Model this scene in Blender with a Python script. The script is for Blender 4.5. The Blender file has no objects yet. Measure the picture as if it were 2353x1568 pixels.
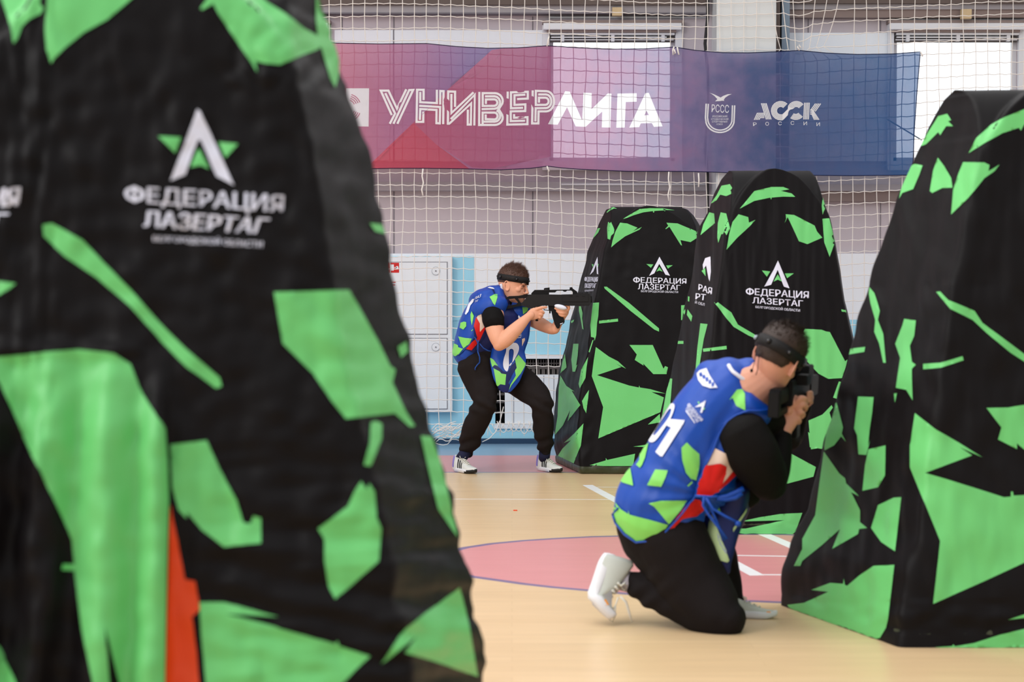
import bpy, bmesh, math, random
import numpy as np
from mathutils import Vector, Matrix, noise
from mathutils.bvhtree import BVHTree
from mathutils.geometry import delaunay_2d_cdt
R = random.Random(7)
C = bpy.context.scene.collection
# ------------------------------------------------------------------ camera
W, HH = 2353.0, 1568.0
FPX = 4575.0            # 70 mm on a 36 mm frame
EYE = 1.36
HOR = 650.0
PITCH = math.atan((HH / 2 - HOR) / FPX)
CAM = Vector((0, 0, EYE))
FWD = Vector((0, math.cos(PITCH), -math.sin(PITCH)))
UPV = Vector((0, math.sin(PITCH), math.cos(PITCH)))
RT = Vector((1, 0, 0))
cd = bpy.data.cameras.new('camera'); cam = bpy.data.objects.new('camera', cd); C.objects.link(cam)
cam.location = CAM; cam.rotation_euler = (math.pi / 2 - PITCH, 0, 0)
cd.sensor_width = 36; cd.lens = FPX / W * 36
cd.dof.use_dof = True; cd.dof.focus_distance = 14.2; cd.dof.aperture_fstop = 3.4
cd.clip_end = 200
bpy.context.scene.camera = cam
def ray(x, y): return (FWD + RT * ((x - W / 2) / FPX) + UPV * ((HH / 2 - y) / FPX))
def at(x, y, d): return CAM + ray(x, y) * (d / ray(x, y).y)       # point on the plane Y = d
def ground(x, y, z=0.0):
    r = ray(x, y); return CAM + r * ((z - EYE) / r.z)
def proj(p):
    v = p - CAM; f = v.dot(FWD)
    return W / 2 + v.dot(RT) / f * FPX, HH / 2 - v.dot(UPV) / f * FPX
def crop(ox, oy, s): return lambda pts: [(ox + x / s, oy + y / s) for x, y in pts]
# ------------------------------------------------------------------ materials
def lin(c):
    return tuple(((v / 255) / 12.92 if v / 255 <= .04045 else ((v / 255 + .055) / 1.055) ** 2.4) for v in c)
def mat(name, col, rough=.6, spec=.3, noise_amt=0, noise_scale=8, bump=0, bump_scale=200, metal=0, sss=0, stretch=None, sheen=0):
    m = bpy.data.materials.new(name); m.use_nodes = True
    nt = m.node_tree; b = nt.nodes['Principled BSDF']
    c = lin(col)
    b.inputs['Base Color'].default_value = (*c, 1)
    b.inputs['Roughness'].default_value = rough
    b.inputs['Specular IOR Level'].default_value = spec
    b.inputs['Metallic'].default_value = metal
    if sss:
        b.inputs['Subsurface Weight'].default_value = sss
        b.inputs['Subsurface Radius'].default_value = (.02, .008, .004)
        b.inputs['Subsurface Scale'].default_value = .5
    if sheen: b.inputs['Sheen Weight'].default_value = sheen
    tc = nt.nodes.new('ShaderNodeTexCoord')
    if noise_amt:
        n = nt.nodes.new('ShaderNodeTexNoise'); n.inputs['Scale'].default_value = noise_scale; n.inputs['Detail'].default_value = 5
        mp = nt.nodes.new('ShaderNodeMapping')
        if stretch: mp.inputs['Scale'].default_value = stretch
        nt.links.new(tc.outputs['Object'], mp.inputs[0]); nt.links.new(mp.outputs[0], n.inputs['Vector'])
        mx = nt.nodes.new('ShaderNodeMix'); mx.data_type = 'RGBA'
        mx.inputs[6].default_value = (*[v * (1 - noise_amt) for v in c], 1)
        mx.inputs[7].default_value = (*[min(1, v * (1 + noise_amt)) for v in c], 1)
        nt.links.new(n.outputs['Fac'], mx.inputs[0]); nt.links.new(mx.outputs[2], b.inputs['Base Color'])
    if bump:
        n2 = nt.nodes.new('ShaderNodeTexNoise'); n2.inputs['Scale'].default_value = bump_scale; n2.inputs['Detail'].default_value = 3
        nt.links.new(tc.outputs['Object'], n2.inputs['Vector'])
        bp = nt.nodes.new('ShaderNodeBump'); bp.inputs['Strength'].default_value = bump; bp.inputs['Distance'].default_value = .002
        nt.links.new(n2.outputs['Fac'], bp.inputs['Height']); nt.links.new(bp.outputs[0], b.inputs['Normal'])
    return m
M = {}
M['black'] = mat('black_fabric', (12, 9, 11), .52, .14, .15, 5, .25, 350)
M['green'] = mat('green_fabric', (104, 194, 112), .45, .35, .05, 6, .25, 350)
M['white_print'] = mat('white_print', (215, 216, 232), .5, .3)
M['olive'] = mat('olive_fabric', (50, 55, 32), .4, .5, .4, 30, .6, 40)
M['orange'] = mat('orange_fabric', (214, 66, 16), .5, .3, .08, 6)
# ------------------------------------------------------------------ objects
def tag(o, label=None, cat=None, group=None, kind=None):
    if label: o['label'] = label
    if cat: o['category'] = cat
    if group: o['group'] = group
    if kind: o['kind'] = kind
    return o
def empty(name, loc):
    o = bpy.data.objects.new(name, None); C.objects.link(o); o.location = loc; o.empty_display_size = .1
    return o
def link(name, me, mats=None, parent=None, smooth=True):
    o = bpy.data.objects.new(name, me); C.objects.link(o)
    if mats is not None:
        if not isinstance(mats, (list, tuple)): mats = [mats]
        for m in mats: me.materials.append(M[m] if isinstance(m, str) else m)
    if smooth and len(me.polygons): me.polygons.foreach_set('use_smooth', [True] * len(me.polygons))
    # origin at the piece's own middle
    if len(me.vertices):
        co = np.empty(len(me.vertices) * 3); me.vertices.foreach_get('co', co); co = co.reshape(-1, 3)
        c = (co.min(0) + co.max(0)) / 2; me.vertices.foreach_set('co', (co - c).ravel())
        o.location = Vector(c) - (parent_world(parent) if parent else Vector((0, 0, 0)))
        me.update()
    if parent: o.parent = parent
    return o
def parent_world(p):
    v = Vector(p.location)
    while p.parent: p = p.parent; v += p.location
    return v
class MB:
    """mesh collector: vertices, faces, material index per face"""
    def __init__(s): s.v = []; s.f = []; s.m = []
    def add(s, v, f, mi=0):
        k = len(s.v); s.v += [tuple(p) for p in v]; s.f += [tuple(i + k for i in q) for q in f]; s.m += [mi] * len(f)
    def box(s, lo, hi, mi=0, rot=None, bev=0):
        c = (Vector(lo) + Vector(hi)) / 2; h = (Vector(hi) - Vector(lo)) / 2
        bm = bmesh.new(); bmesh.ops.create_cube(bm, size=2)
        for q in bm.verts: q.co = Vector((q.co.x * h.x, q.co.y * h.y, q.co.z * h.z))
        if bev: bmesh.ops.bevel(bm, geom=bm.edges[:], offset=bev, segments=2, affect='EDGES', profile=.6)
        vs = []
        for i, q in enumerate(bm.verts):
            q.index = i; p = q.co.copy()
            if rot is not None: p = rot @ p
            vs.append(p + c)
        s.add(vs, [[q.index for q in fc.verts] for fc in bm.faces], mi); bm.free()
    def tube(s, pts, r, n=6, mi=0, closed=False, cap=True):
        pts = [Vector(p) for p in pts]
        if not isinstance(r, (list, tuple)): r = [r] * len(pts)
        k = len(s.v); up = None
        for i, p in enumerate(pts):
            t = (pts[min(i + 1, len(pts) - 1)] - pts[max(i - 1, 0)])
            if t.length < 1e-9: t = Vector((0, 0, 1))
            t.normalize()
            if up is None: up = Vector((0, 0, 1)) if abs(t.z) < .9 else Vector((1, 0, 0))
            a = t.cross(up).normalized(); b = a.cross(t).normalized(); up = b
            for j in range(n):
                q = p + (a * math.cos(j * 2 * math.pi / n) + b * math.sin(j * 2 * math.pi / n)) * r[i]
                s.v.append(tuple(q))
        for i in range(len(pts) - 1):
            for j in range(n):
                s.f.append((k + i * n + j, k + i * n + (j + 1) % n, k + (i + 1) * n + (j + 1) % n, k + (i + 1) * n + j)); s.m.append(mi)
        if cap:
            s.f.append(tuple(k + j for j in range(n))[::-1]); s.m.append(mi)
            s.f.append(tuple(k + (len(pts) - 1) * n + j for j in range(n))); s.m.append(mi)
    def mesh(s, name):
        me = bpy.data.meshes.new(name); me.from_pydata(s.v, [], s.f); me.polygons.foreach_set('material_index', s.m); me.update()
        return me
    def build(s, name, mats, parent=None, smooth=True, fix=False):
        me = s.mesh(name)
        if fix:
            bm = bmesh.new(); bm.from_mesh(me); bmesh.ops.recalc_face_normals(bm, faces=bm.faces); bm.to_mesh(me); bm.free()
        return link(name, me, mats, parent, smooth)
def inside(x, y, poly):
    c = False; n = len(poly); j = n - 1
    for i in range(n):
        xi, yi = poly[i]; xj, yj = poly[j]
        if (yi > y) != (yj > y) and x < (xj - xi) * (y - yi) / (yj - yi + 1e-12) + xi: c = not c
        j = i
    return c
def dense(poly, step):
    out = []
    n = len(poly)
    for i in range(n):
        a = poly[i]; b = poly[(i + 1) % n]; L = math.hypot(b[0] - a[0], b[1] - a[1]); k = max(1, int(L / step))
        out += [(a[0] + (b[0] - a[0]) * t / k, a[1] + (b[1] - a[1]) * t / k) for t in range(k)]
    return out
def tri(polys, step):
    """triangulate a set of rings (even-odd) with an inner grid; returns 2D verts and triangles"""
    verts = []; edges = []
    rings = [dense(p, step) for p in polys]
    for rg in rings:
        k = len(verts); verts += rg; edges += [(k + i, k + (i + 1) % len(rg)) for i in range(len(rg))]
    xs = [p[0] for p in rings[0]]; ys = [p[1] for p in rings[0]]
    y = min(ys) + step * .5; row = 0
    while y < max(ys):
        x = min(xs) + step * (.5 if row % 2 else .9)
        while x < max(xs):
            if sum(inside(x, y, r) for r in rings) % 2: verts.append((x, y))
            x += step
        y += step * .9; row += 1
    ov, oe, of, *_ = delaunay_2d_cdt([Vector(v) for v in verts], edges, [], 0, 1e-4)
    fs = []
    for f in of:
        cx = sum(ov[i].x for i in f) / len(f); cy = sum(ov[i].y for i in f) / len(f)
        if sum(inside(cx, cy, r) for r in rings) % 2: fs.append(list(f))
    return [(v.x, v.y) for v in ov], fs
class Drape:
    """lays printed shapes onto the surface of a finished mesh, seen from the camera side"""
    def __init__(s, me): s.bvh = BVHTree.FromPolygons([v.co.copy() for v in me.vertices], [tuple(p.vertices) for p in me.polygons])
    def pt(s, x, y, off, cx=None, cy=None):
        for k in range(14):
            t = k / 14 if cx is not None else 0
            xx = x + ((cx or 0) - x) * t; yy = y + ((cy or 0) - y) * t
            d = ray(xx, yy).normalized(); h = s.bvh.ray_cast(CAM, d)
            if h[0] is not None:
                n = h[1]
                if n.dot(d) > 0: n = -n
                return h[0] + n * off * .75 - d * off * .6
            if cx is None: break
        return None
    def poly(s, mb, rings, step, off, mi):
        v, f = tri(rings, step)
        used = sorted({i for q in f for i in q})
        if not used: return
        cx = sum(v[i][0] for i in used) / len(used); cy = sum(v[i][1] for i in used) / len(used)
        s.put(mb, v, f, off, mi, cx, cy)
    def put(s, mb, v, f, off, mi, cx, cy):
        idx = {}; P = []
        for i in sorted({i for q in f for i in q}):
            p = s.pt(v[i][0], v[i][1], off, cx, cy)
            if p is not None: idx[i] = len(P); P.append(p)
        fs = []
        for q in f:
            if not all(i in idx for i in q): continue
            a = [P[idx[i]] for i in q]
            if max((a[0] - a[1]).length, (a[1] - a[2]).length, (a[2] - a[0]).length) > .25: continue
            n = (a[1] - a[0]).cross(a[2] - a[0]); qq = [idx[i] for i in q]
            if n.dot(a[0] - CAM) > 0: qq.reverse()
            fs.append(qq)
        mb.add(P, fs, mi)
    def text(s, mb, txt, quad, off, mi, bold=.02):
        v, f = glyphs(txt, .0)
        (ax, ay), (bx, by), (cx, cy), (dx, dy) = quad     # top left, bottom left, top right, bottom right
        q = [((ax * (1 - u) + cx * u) * w + (bx * (1 - u) + dx * u) * (1 - w), (ay * (1 - u) + cy * u) * w + (by * (1 - u) + dy * u) * (1 - w)) for u, w in v]
        h = math.hypot(bx - ax, by - ay)
        for k in (-1, 0, 1):          # heavy strokes: the outline laid three times, shifted by part of a stroke
            s.put(mb, [(x + k * h * bold, y + abs(k) * h * bold * .3) for x, y in q], f, off + k * .0002, mi, (ax + dx) / 2, (ay + dy) / 2)
_g = {}
def glyph_box(ch):
    cu = bpy.data.curves.new('t', 'FONT'); cu.body = ch; o = bpy.data.objects.new('t', cu); C.objects.link(o)
    me = bpy.data.meshes.new_from_object(o.evaluated_get(bpy.context.evaluated_depsgraph_get()))
    X = [v.co.x for v in me.vertices]; Y = [v.co.y for v in me.vertices]; bpy.data.objects.remove(o); bpy.data.curves.remove(cu); bpy.data.meshes.remove(me)
    return min(X), max(X), min(Y), max(Y)
def capheight():
    if 'cap' not in _g:
        cu = bpy.data.curves.new('t', 'FONT'); cu.body = 'Н'; o = bpy.data.objects.new('t', cu); C.objects.link(o)
        me = bpy.data.meshes.new_from_object(o.evaluated_get(bpy.context.evaluated_depsgraph_get()))
        _g['cap'] = max(v.co.y for v in me.vertices); bpy.data.objects.remove(o); bpy.data.curves.remove(cu); bpy.data.meshes.remove(me)
    return _g['cap']
def glyphs(txt, bold=.02, sub=True):
    """outline text as 2D triangles in the unit square"""
    if (txt, bold) in _g: return _g[(txt, bold)]
    cu = bpy.data.curves.new('t', 'FONT'); cu.body = txt; cu.offset = bold; cu.resolution_u = 4; cu.fill_mode = 'FRONT'
    o = bpy.data.objects.new('t', cu); C.objects.link(o)
    me = bpy.data.meshes.new_from_object(o.evaluated_get(bpy.context.evaluated_depsgraph_get()))
    bm = bmesh.new(); bm.from_mesh(me); bmesh.ops.triangulate(bm, faces=bm.faces)
    bmesh.ops.remove_doubles(bm, verts=bm.verts, dist=1e-5)
    bm.verts.ensure_lookup_table()
    v = [(q.co.x, q.co.y) for q in bm.verts]; f = [[q.index for q in fc.verts] for fc in bm.faces]
    bm.free(); bpy.data.objects.remove(o); bpy.data.curves.remove(cu); bpy.data.meshes.remove(me)
    xs = [p[0] for p in v]
    if txt[0] == 'Ф' and len(txt) > 1:                  # let the first letter stand as tall as the others
        q = glyph_box('Ф'); ch = capheight(); lim = q[1] + .004
        f = [t for t in f if all(v[k][0] >= lim for k in t)]; used = sorted({k for t in f for k in t}); ren = {k: n_ for n_, k in enumerate(used)}
        v = [v[k] for k in used]; f = [[ren[k] for k in t] for t in f]; n0 = len(v)
        cx = (q[0] + q[1]) / 2; rx = (q[1] - q[0]) / 2 * 1.08; ry = ch * .47; N = 24
        for k in range(N):
            a = 2 * math.pi * k / N; v += [(cx + rx * math.cos(a), ch * .5 + ry * math.sin(a)), (cx + (rx - ch * .17) * math.cos(a), ch * .5 + (ry - ch * .16) * math.sin(a))]
        for k in range(N): a, b = n0 + 2 * k, n0 + 2 * ((k + 1) % N); f += [[a, b, b + 1], [a, b + 1, a + 1]]
        n1 = len(v); hw = ch * .07; v += [(cx - hw, -.02 * ch), (cx + hw, -.02 * ch), (cx + hw, 1.02 * ch), (cx - hw, 1.02 * ch)]; f += [[n1, n1 + 1, n1 + 2], [n1, n1 + 2, n1 + 3]]
        xs = [p[0] for p in v]
    x0, x1, y0, y1 = min(xs), max(xs), 0.0, capheight()
    v = [((x - x0) / (x1 - x0), (y - y0) / (y1 - y0)) for x, y in v]
    _g[(txt, bold)] = (v, f); return v, f
def smooth_ring(p, k=4):
    out = []; n = len(p)
    for i in range(n):
        a, b, c, d = p[i - 1], p[i], p[(i + 1) % n], p[(i + 2) % n]
        for j in range(k):
            t = j / k
            out.append(tuple(.5 * (2 * b[q] + (c[q] - a[q]) * t + (2 * a[q] - 5 * b[q] + 4 * c[q] - d[q]) * t * t + (3 * b[q] - a[q] - 3 * c[q] + d[q]) * t ** 3) for q in (0, 1)))
    return out
def interp(tab, x):
    if x <= tab[0][0]: return tab[0][1]
    for (a, va), (b, vb) in zip(tab, tab[1:]):
        if x <= b: return va + (vb - va) * (x - a) / (b - a)
    return tab[-1][1]
def fbm(x, y, z=0.0): return noise.noise(Vector((x, y, z)))
# ================================================================== laser-tag bunkers
def plan_ring(wf, wb, dep, a, n=64, m=7):
    """plan of the cover at one height: trapezoid whose corners are drawn in between the four arches (a = 1: none)"""
    K = [Vector((-wf / 2, -dep / 2)), Vector((wf / 2, -dep / 2)), Vector((wb / 2, dep / 2)), Vector((-wb / 2, dep / 2))]
    out = []
    for i in range(4):
        k0 = K[i]; k1 = K[(i + 1) % 4]; c = (k0 + k1) / 2
        s0 = c + (k0 - c) * a; s1 = c + (k1 - c) * a
        n0 = k0 * a; n1 = k1 * a
        for j in range(m): out.append(n0.lerp(s0, j / m))
        for j in range(n): out.append(s0.lerp(s1, j / n))
        for j in range(m): out.append(s1.lerp(n1, j / m))
    q = n + 2 * m; res = []
    for i in range(4):                                   # even spacing within each quarter
        seg = out[i * q:(i + 1) * q] + [out[((i + 1) * q) % len(out)]]
        cum = [0]
        for a_, b_ in zip(seg, seg[1:]): cum.append(cum[-1] + (b_ - a_).length)
        k = 0
        for j in range(q):
            t = cum[-1] * j / q
            while k < q - 1 and cum[k + 1] < t: k += 1
            d = cum[k + 1] - cum[k]
            res.append(seg[k].lerp(seg[k + 1], (t - cum[k]) / d) if d > 1e-9 else seg[k].copy())
    for _ in range(4):
        L = len(res); res = [(res[i - 1] + res[i] * 2 + res[(i + 1) % L]) / 4 for i in range(L)]
    return res
def bunker(label, cx, cy, yaw, wf, wb, dep, h, lt, rt, wr, polys, logos, taper=.45, step=7, base_z=.0, zs=.80, lay=.002, extra=None, ny=150, dtaper=.55):
    root = empty('inflatable_bunker', (cx, cy, 0))
    tag(root, label, 'bunker', 'laser-tag bunkers')
    cy_, sy_ = math.cos(yaw), math.sin(yaw)
    zsv = [base_z + (zs * h - base_z) * i / ny for i in range(ny)] + [h * (zs + (1 - zs) * math.sin(math.pi / 2 * i / 46)) for i in range(47)]
    rings = []
    for z in zsv:
        t = z / h
        a = 1.0 if t <= zs else math.sqrt(max(0, 1 - ((t - zs) / (1 - zs)) ** 2)) ** .9
        sc = 1 - taper * t; sd = 1 - dtaper * t
        pts = plan_ring(wf * sc, wb * sc, dep * sd, a)
        pts = [Vector((cx + p.x * cy_ - p.y * sy_, cy + p.x * sy_ + p.y * cy_, z)) for p in pts]
        pr = [proj(p) for p in pts]
        i0 = min(range(len(pr)), key=lambda i: pr[i][0]); i1 = max(range(len(pr)), key=lambda i: pr[i][0])
        tl = interp(lt, pr[i0][1]); tr = interp(rt, pr[i1][1])
        X0 = pts[i0].x; X1 = pts[i1].x
        d0 = (pts[i0] - CAM).dot(FWD); d1 = (pts[i1] - CAM).dot(FWD)
        T0 = (tl - W / 2) / FPX * d0; T1 = (tr - W / 2) / FPX * d1
        b = (T1 - T0) / (X1 - X0); aa = T0 - b * X0
        for p in pts: p.x = aa + b * p.x
        rings.append(pts)
    n = len(rings[0]); V = [p for r in rings for p in r]; F = []
    for i in range(len(rings) - 1):
        for j in range(n):
            F.append((i * n + j, i * n + (j + 1) % n, (i + 1) * n + (j + 1) % n, (i + 1) * n + j))
    me = bpy.data.meshes.new('cover'); me.from_pydata(V, [], F); me.update()
    bm = bmesh.new(); bm.from_mesh(me); bm.normal_update(); bm.verts.ensure_lookup_table()
    nor = [v.normal.copy() for v in bm.verts]
    for i, v in enumerate(bm.verts):
        u = (i % n) / n; z = v.co.z; px, py = proj(v.co)
        d = wr(u, z, px, py)
        if z > zs * h: d *= max(.25, 1 - (z / h - zs) / (1 - zs))
        if z < .05: d *= .3
        v.co += nor[i] * d
        if z < .03: v.co.z = max(base_z, v.co.z)
    # close the ridge
    bmesh.ops.remove_doubles(bm, verts=[v for v in bm.verts if v.co.z > h - .02], dist=.0008)
    bm.to_mesh(me); bm.free()
    mb = MB(); mb.add([v.co for v in me.vertices], [tuple(p.vertices) for p in me.polygons], 0)
    dr = Drape(me)
    for p in polys: dr.poly(mb, [p], step, lay, 1)
    for lg in logos:
        for kind, *a in lg:
            if kind == 'w': dr.poly(mb, [a[0]], step, lay * 1.3, 2)
            elif kind == 'g': dr.poly(mb, [a[0]], step, lay * 1.2, 1)
            else: dr.text(mb, a[0], a[1], lay * 1.3, 2, a[2] if len(a) > 2 else .03)
    mb.build('cover', ['black', 'green', 'white_print'], root)
    if extra: extra(root, dr)
    # floor-level base of the air chamber
    b = MB(); rb = []
    for z, s in ((0, .93), (.012, .975), (.05, .985), (.085, .95)):
        rb.append([Vector((cx + (p.x - cx) * s, cy + (p.y - cy) * s, z)) for p in rings[0]])
    if base_z > .02:
        rb2 = []
        for z, s in ((0, .985), (.012, 1.0), (.045, 1.005), (.075, .98)):
            rb2.append([Vector((cx + (p.x - cx) * s + .004 * fbm(p.x * 30, p.y * 30, z * 40), cy + (p.y - cy) * s + .012 * fbm(p.x * 22, p.y * 22, z * 60), z)) for p in rings[0]])
        rb = rb2
    b.add([p for r in rb for p in r], [(i * n + j, i * n + (j + 1) % n, (i + 1) * n + (j + 1) % n, (i + 1) * n + j) for i in range(3) for j in range(n)] + [tuple(range(n))[::-1]])
    b.build('base', ['olive'], root)
    return root
A_ = crop(1250, 380, 2.149); Z7 = crop(1180, 380, 4.525); B_ = crop(1550, 380, 1.802); C5 = crop(1650, 700, 4.9)
C_ = crop(1780, 180, 2.178); D_ = crop(1780, 850, 2.183); E_ = crop(1640, 1180, 6.533)
L6 = crop(0, 0, 3.734); L1 = crop(0, 0, 1.96); L7 = crop(560, 0, 3.136); N_ = lambda p: p
T1, T2, T3 = 'ФЕДЕРАЦИЯ', 'ЛАЗЕРТАГ', 'БЕЛГОРОДСКОЙ ОБЛАСТИ'
# ---- the low one behind the standing player
S_polys = [Z7(p) for p in [
    [(970,488),(1010,445),(1040,436),(1075,455),(1045,452),(1000,475),(975,495)],
    [(1140,560),(1200,520),(1310,455),(1420,446),(1550,449),(1675,470),(1600,468),(1570,480),(1565,470),(1480,475),(1462,477),(1462,492),(1452,492),(1450,477),(1350,490),(1250,520),(1180,548)],
    [(830,750),(880,655),(905,655),(880,705),(835,755)],
    [(985,592),(1015,592),(1050,670),(1045,705),(1015,735),(1005,775),(980,765),(975,650)],
    [(1110,598),(1180,605),(1290,650),(1240,688),(1335,642),(1310,670),(1160,740),(1060,815),(1015,855),(1030,780),(1060,690)],
    [(1590,598),(1705,605),(1930,700),(1925,745),(1840,800),(1735,778),(1752,835),(1740,832),(1620,640),(1585,665),(1578,660),(1608,630)]]] + [A_(p) for p in [
    [(296,600),(310,600),(420,680),(568,806),(568,822),(545,812),(430,722),(300,610)],
    [(272,768),(365,758),(366,772),(272,782)],
    [(174,697),(183,697),(192,730),(190,755),(197,812),(190,808),(182,760),(174,720)],
    [(134,770),(150,762),(147,774),(136,780)],
    [(243,680),(272,678),(268,745),(262,780),(258,840),(250,868),(248,852),(232,848),(230,790),(236,740)],
    [(146,882),(172,882),(168,940),(160,990),(166,985),(155,1020),(142,1020),(136,960)],
    [(239,865),(245,862),(226,925),(221,922)],
    [(218,948),(210,1000),(205,1050),(178,1103),(172,1080),(185,1010)],
    [(104,930),(112,990),(112,1000),(82,1028),(92,975)],
    [(82,1038),(112,1090),(152,1118),(138,1114),(180,1185),(118,1265),(130,1210),(95,1285),(54,1333),(68,1240),(74,1100)],
    [(222,1110),(218,1150),(208,1225),(195,1200),(188,1165),(205,1135)],
    [(195,1275),(182,1385),(146,1478),(66,1440),(92,1400),(135,1358),(98,1372),(150,1326)],
    [(256,898),(320,945),(365,968),(405,1005),(355,980),(382,997),(262,1037),(420,1088),(468,1098),(470,1088),(474,1098),(525,1106),(600,1128),(530,1120),(592,1147),(575,1220),(268,1350),(292,1195),(236,1042),(246,960)],
    [(422,888),(537,888),(590,1005),(598,992),(612,998),(605,1032),(540,1032),(490,980),(492,990),(448,962),(458,935)],
    [(513,1281),(572,1228),(575,1270)],
    [(225,1482),(305,1458),(305,1446),(312,1456),(450,1425),(440,1486),(300,1486)],
    [(440,1390),(520,1378),(490,1392)],
    [(677,692),(708,690),(690,765),(677,765)]]]
def logo(ap, wl, wr_, star, t1, t2, t3):
    return [('w', wl), *[('g', s) for s in star], ('t', T1, t1, .03), ('t', T2, t2, .03), ('t', T3, t3, .02)]
S_logo = [logo(None, A_([(570,452),(622,546),(600,541),(569,487),(545,534),(519,547),(556,480)]), None,
    [A_([(505,488),(540,490),(528,507)]), A_([(603,495),(636,494),(612,511)]), A_([(570,502),(586,526),(570,520),(554,526)])],
    [(1455,637),(1455,649.5),(1577,640.5),(1577,652.5)], [(1466,652),(1466,665),(1563,655.5),(1563,667)], [(1473,667),(1473,671.5),(1558,669.5),(1558,674)]),
    [('w', A_([(266,452),(270,540),(263,536),(259,490),(246,525),(228,542),(250,490)])), ('g', A_([(237,488),(246,490),(243,505)])), ('g', A_([(264,490),(272,487),(268,505)])),
     ('t', T1, A_([(203,552),(201,572),(268,552),(266,576)]), .03), ('t', T2, A_([(203,584),(202,606),(260,584),(256,606)]), .03), ('t', T3, A_([(203,616),(203,624),(246,614),(245,622)]), .02)]]
def wrS(u, z, px, py):
    w = .004 * fbm(u * 26, z * 1.3, 1) + .003 * fbm(u * 40, z * 5, 7)
    w += .004 * fbm(px * .03 + py * .02, py * .035 - px * .02, 2) * (1.0 if py < 640 else .25) + .010 * fbm((px + py * .5) * .05, (py - px * .3) * .022, 4) * max(0, min(1, (1385 - px) / 40))
    return w
bunker('shorter black and green bunker beside the standing player, furthest of the row', .92, 14.1 + .48, math.radians(0), 1.16, 1.5, .95, 1.915,
    [(478,1404),(482,1393),(515,1376),(580,1350),(650,1334),(715,1315),(799,1299),(855,1285),(906,1278),(985,1271),(1050,1277),(1075,1287)],
    [(478,1568),(482,1580),(496,1594),(520,1609),(600,1632),(700,1657),(800,1680),(906,1700),(1090,1707)], wrS, S_polys, S_logo, step=4, base_z=.055, zs=.83, lay=.0026)
# ---- the tall one in the middle
M_polys = [B_(p) for p in [
    [(148,162),(175,125),(195,85),(230,78),(240,95),(232,105),(240,117),(215,128),(190,122),(175,145)],
    [(165,200),(168,240),(108,290),(120,245),(145,195)],
    [(192,195),(215,200),(230,262),(215,290),(195,285),(182,322),(178,300),(180,240)],
    [(270,180),(330,107),(400,90),(450,90),(475,100),(440,106),(485,117),(500,131),(450,130),(402,134),(400,143),(396,134),(330,148)],
    [(265,203),(305,215),(308,238),(335,226),(310,254),(260,300),(215,350),(225,290),(240,235)],
    [(460,203),(495,206),(580,250),(590,275),(612,300),(550,327),(515,315),(490,260),(468,215),(455,240),(462,222)],
    [(613,132),(626,170),(613,205),(609,170)],
    [(612,222),(640,220),(664,318),(642,380),(620,320)],
    [(165,568),(180,568),(235,610),(262,660),(330,700),(345,722),(305,705),(245,670),(215,635)],
    [(118,760),(215,748),(216,762),(120,773)],
    [(108,655),(138,658),(122,720),(105,825),(88,845),(95,760)],
    [(27,583),(46,583),(45,610),(32,640)],
    [(55,597),(75,625),(70,648),(52,620)],
    [(16,728),(38,728),(38,740),(14,740)],
    [(57,543),(63,545),(62,565),(56,563)],
    [(690,597),(708,600),(710,610),(692,606)],
    [(455,1180),(585,1250),(575,1290),(445,1325)],
    [(553,1105),(620,1160),(610,1175),(560,1168)]]] + [C5(p) for p in [
    [(980,275),(1165,285),(1220,305),(1258,310),(1430,640),(1455,620),(1440,690),(1395,830),(1240,838),(1130,780),(1000,640),(900,400)],
    [(1360,868),(1383,872),(1335,1062),(1295,1050)],
    [(500,1080),(590,1000),(598,1020),(560,1150)]]] + [D_([(170,255),(240,225),(285,178),(292,190),(275,215),(300,300),(300,378),(182,400)])] + \
    [E_([(390,125),(690,60),(995,12),(1100,5),(1330,-5),(1210,322),(520,318),(290,288),(330,230),(480,230),(1060,105)])] + \
    [A_([(625,1035),(635,1055),(625,1180),(590,1230),(580,1262),(605,1120)])]
M_logo = [logo(None, B_([(428,395),(476,510),(452,503),(427,433),(400,495),(371,503),(412,430)]), None,
    [B_([(362,436),(396,440),(382,462)]), B_([(456,448),(494,448),(466,468)]), B_([(427,452),(445,482),(427,474),(410,482)])],
    [(1714,662),(1714,677),(1858,670),(1858,686)], [(1729,683),(1729,697),(1845,691),(1845,705)], [(1736,703),(1736,708),(1838,711),(1838,717)]),
    [('w', B_([(118,412),(128,385),(150,378),(152,440),(147,482),(142,470),(132,415),(120,432)])), ('g', B_([(113,438),(128,425),(130,460)])),
     ('t', 'РАЯ', B_([(102,492),(100,516),(157,508),(155,536)]), .035), ('t', 'РТ', B_([(90,530),(88,555),(131,535),(128,560)]), .035), ('t', 'Й ОБЛ', B_([(87,562),(86,572),(126,572),(125,583)]), .02)]]
def wrM(u, z, px, py):
    top = max(0, min(1, (640 - py) / 200))
    w = .014 * fbm(px * .045, py * .004, 3) * (.4 + .6 * top) + .004 * fbm(px * .09, py * .01, 9)
    if px < 1680: w += .012 * fbm(px * .05, py * .004, 5)
    if py > 1200: w += .008 * fbm(px * .03, py * .05, 1)
    return w
bunker('tall black and green bunker in the middle, behind the kneeling player', 1.37, 10.73 + .5, 0, 1.17, 1.55, 1.0, 1.99,
    [(386,1690),(390,1677),(413,1658),(463,1633),(535,1608),(580,1597),(646,1586),(724,1569),(802,1556),(864,1541),(906,1529),(962,1516),(1100,1500),(1230,1490)],
    [(386,1848),(394,1861),(413,1875),(452,1888),(497,1905),(558,1922),(624,1933),(691,1941),(774,1961),(900,1985),(1000,2010),(1230,2050)], wrM, M_polys, M_logo, step=6, zs=.84)
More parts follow.
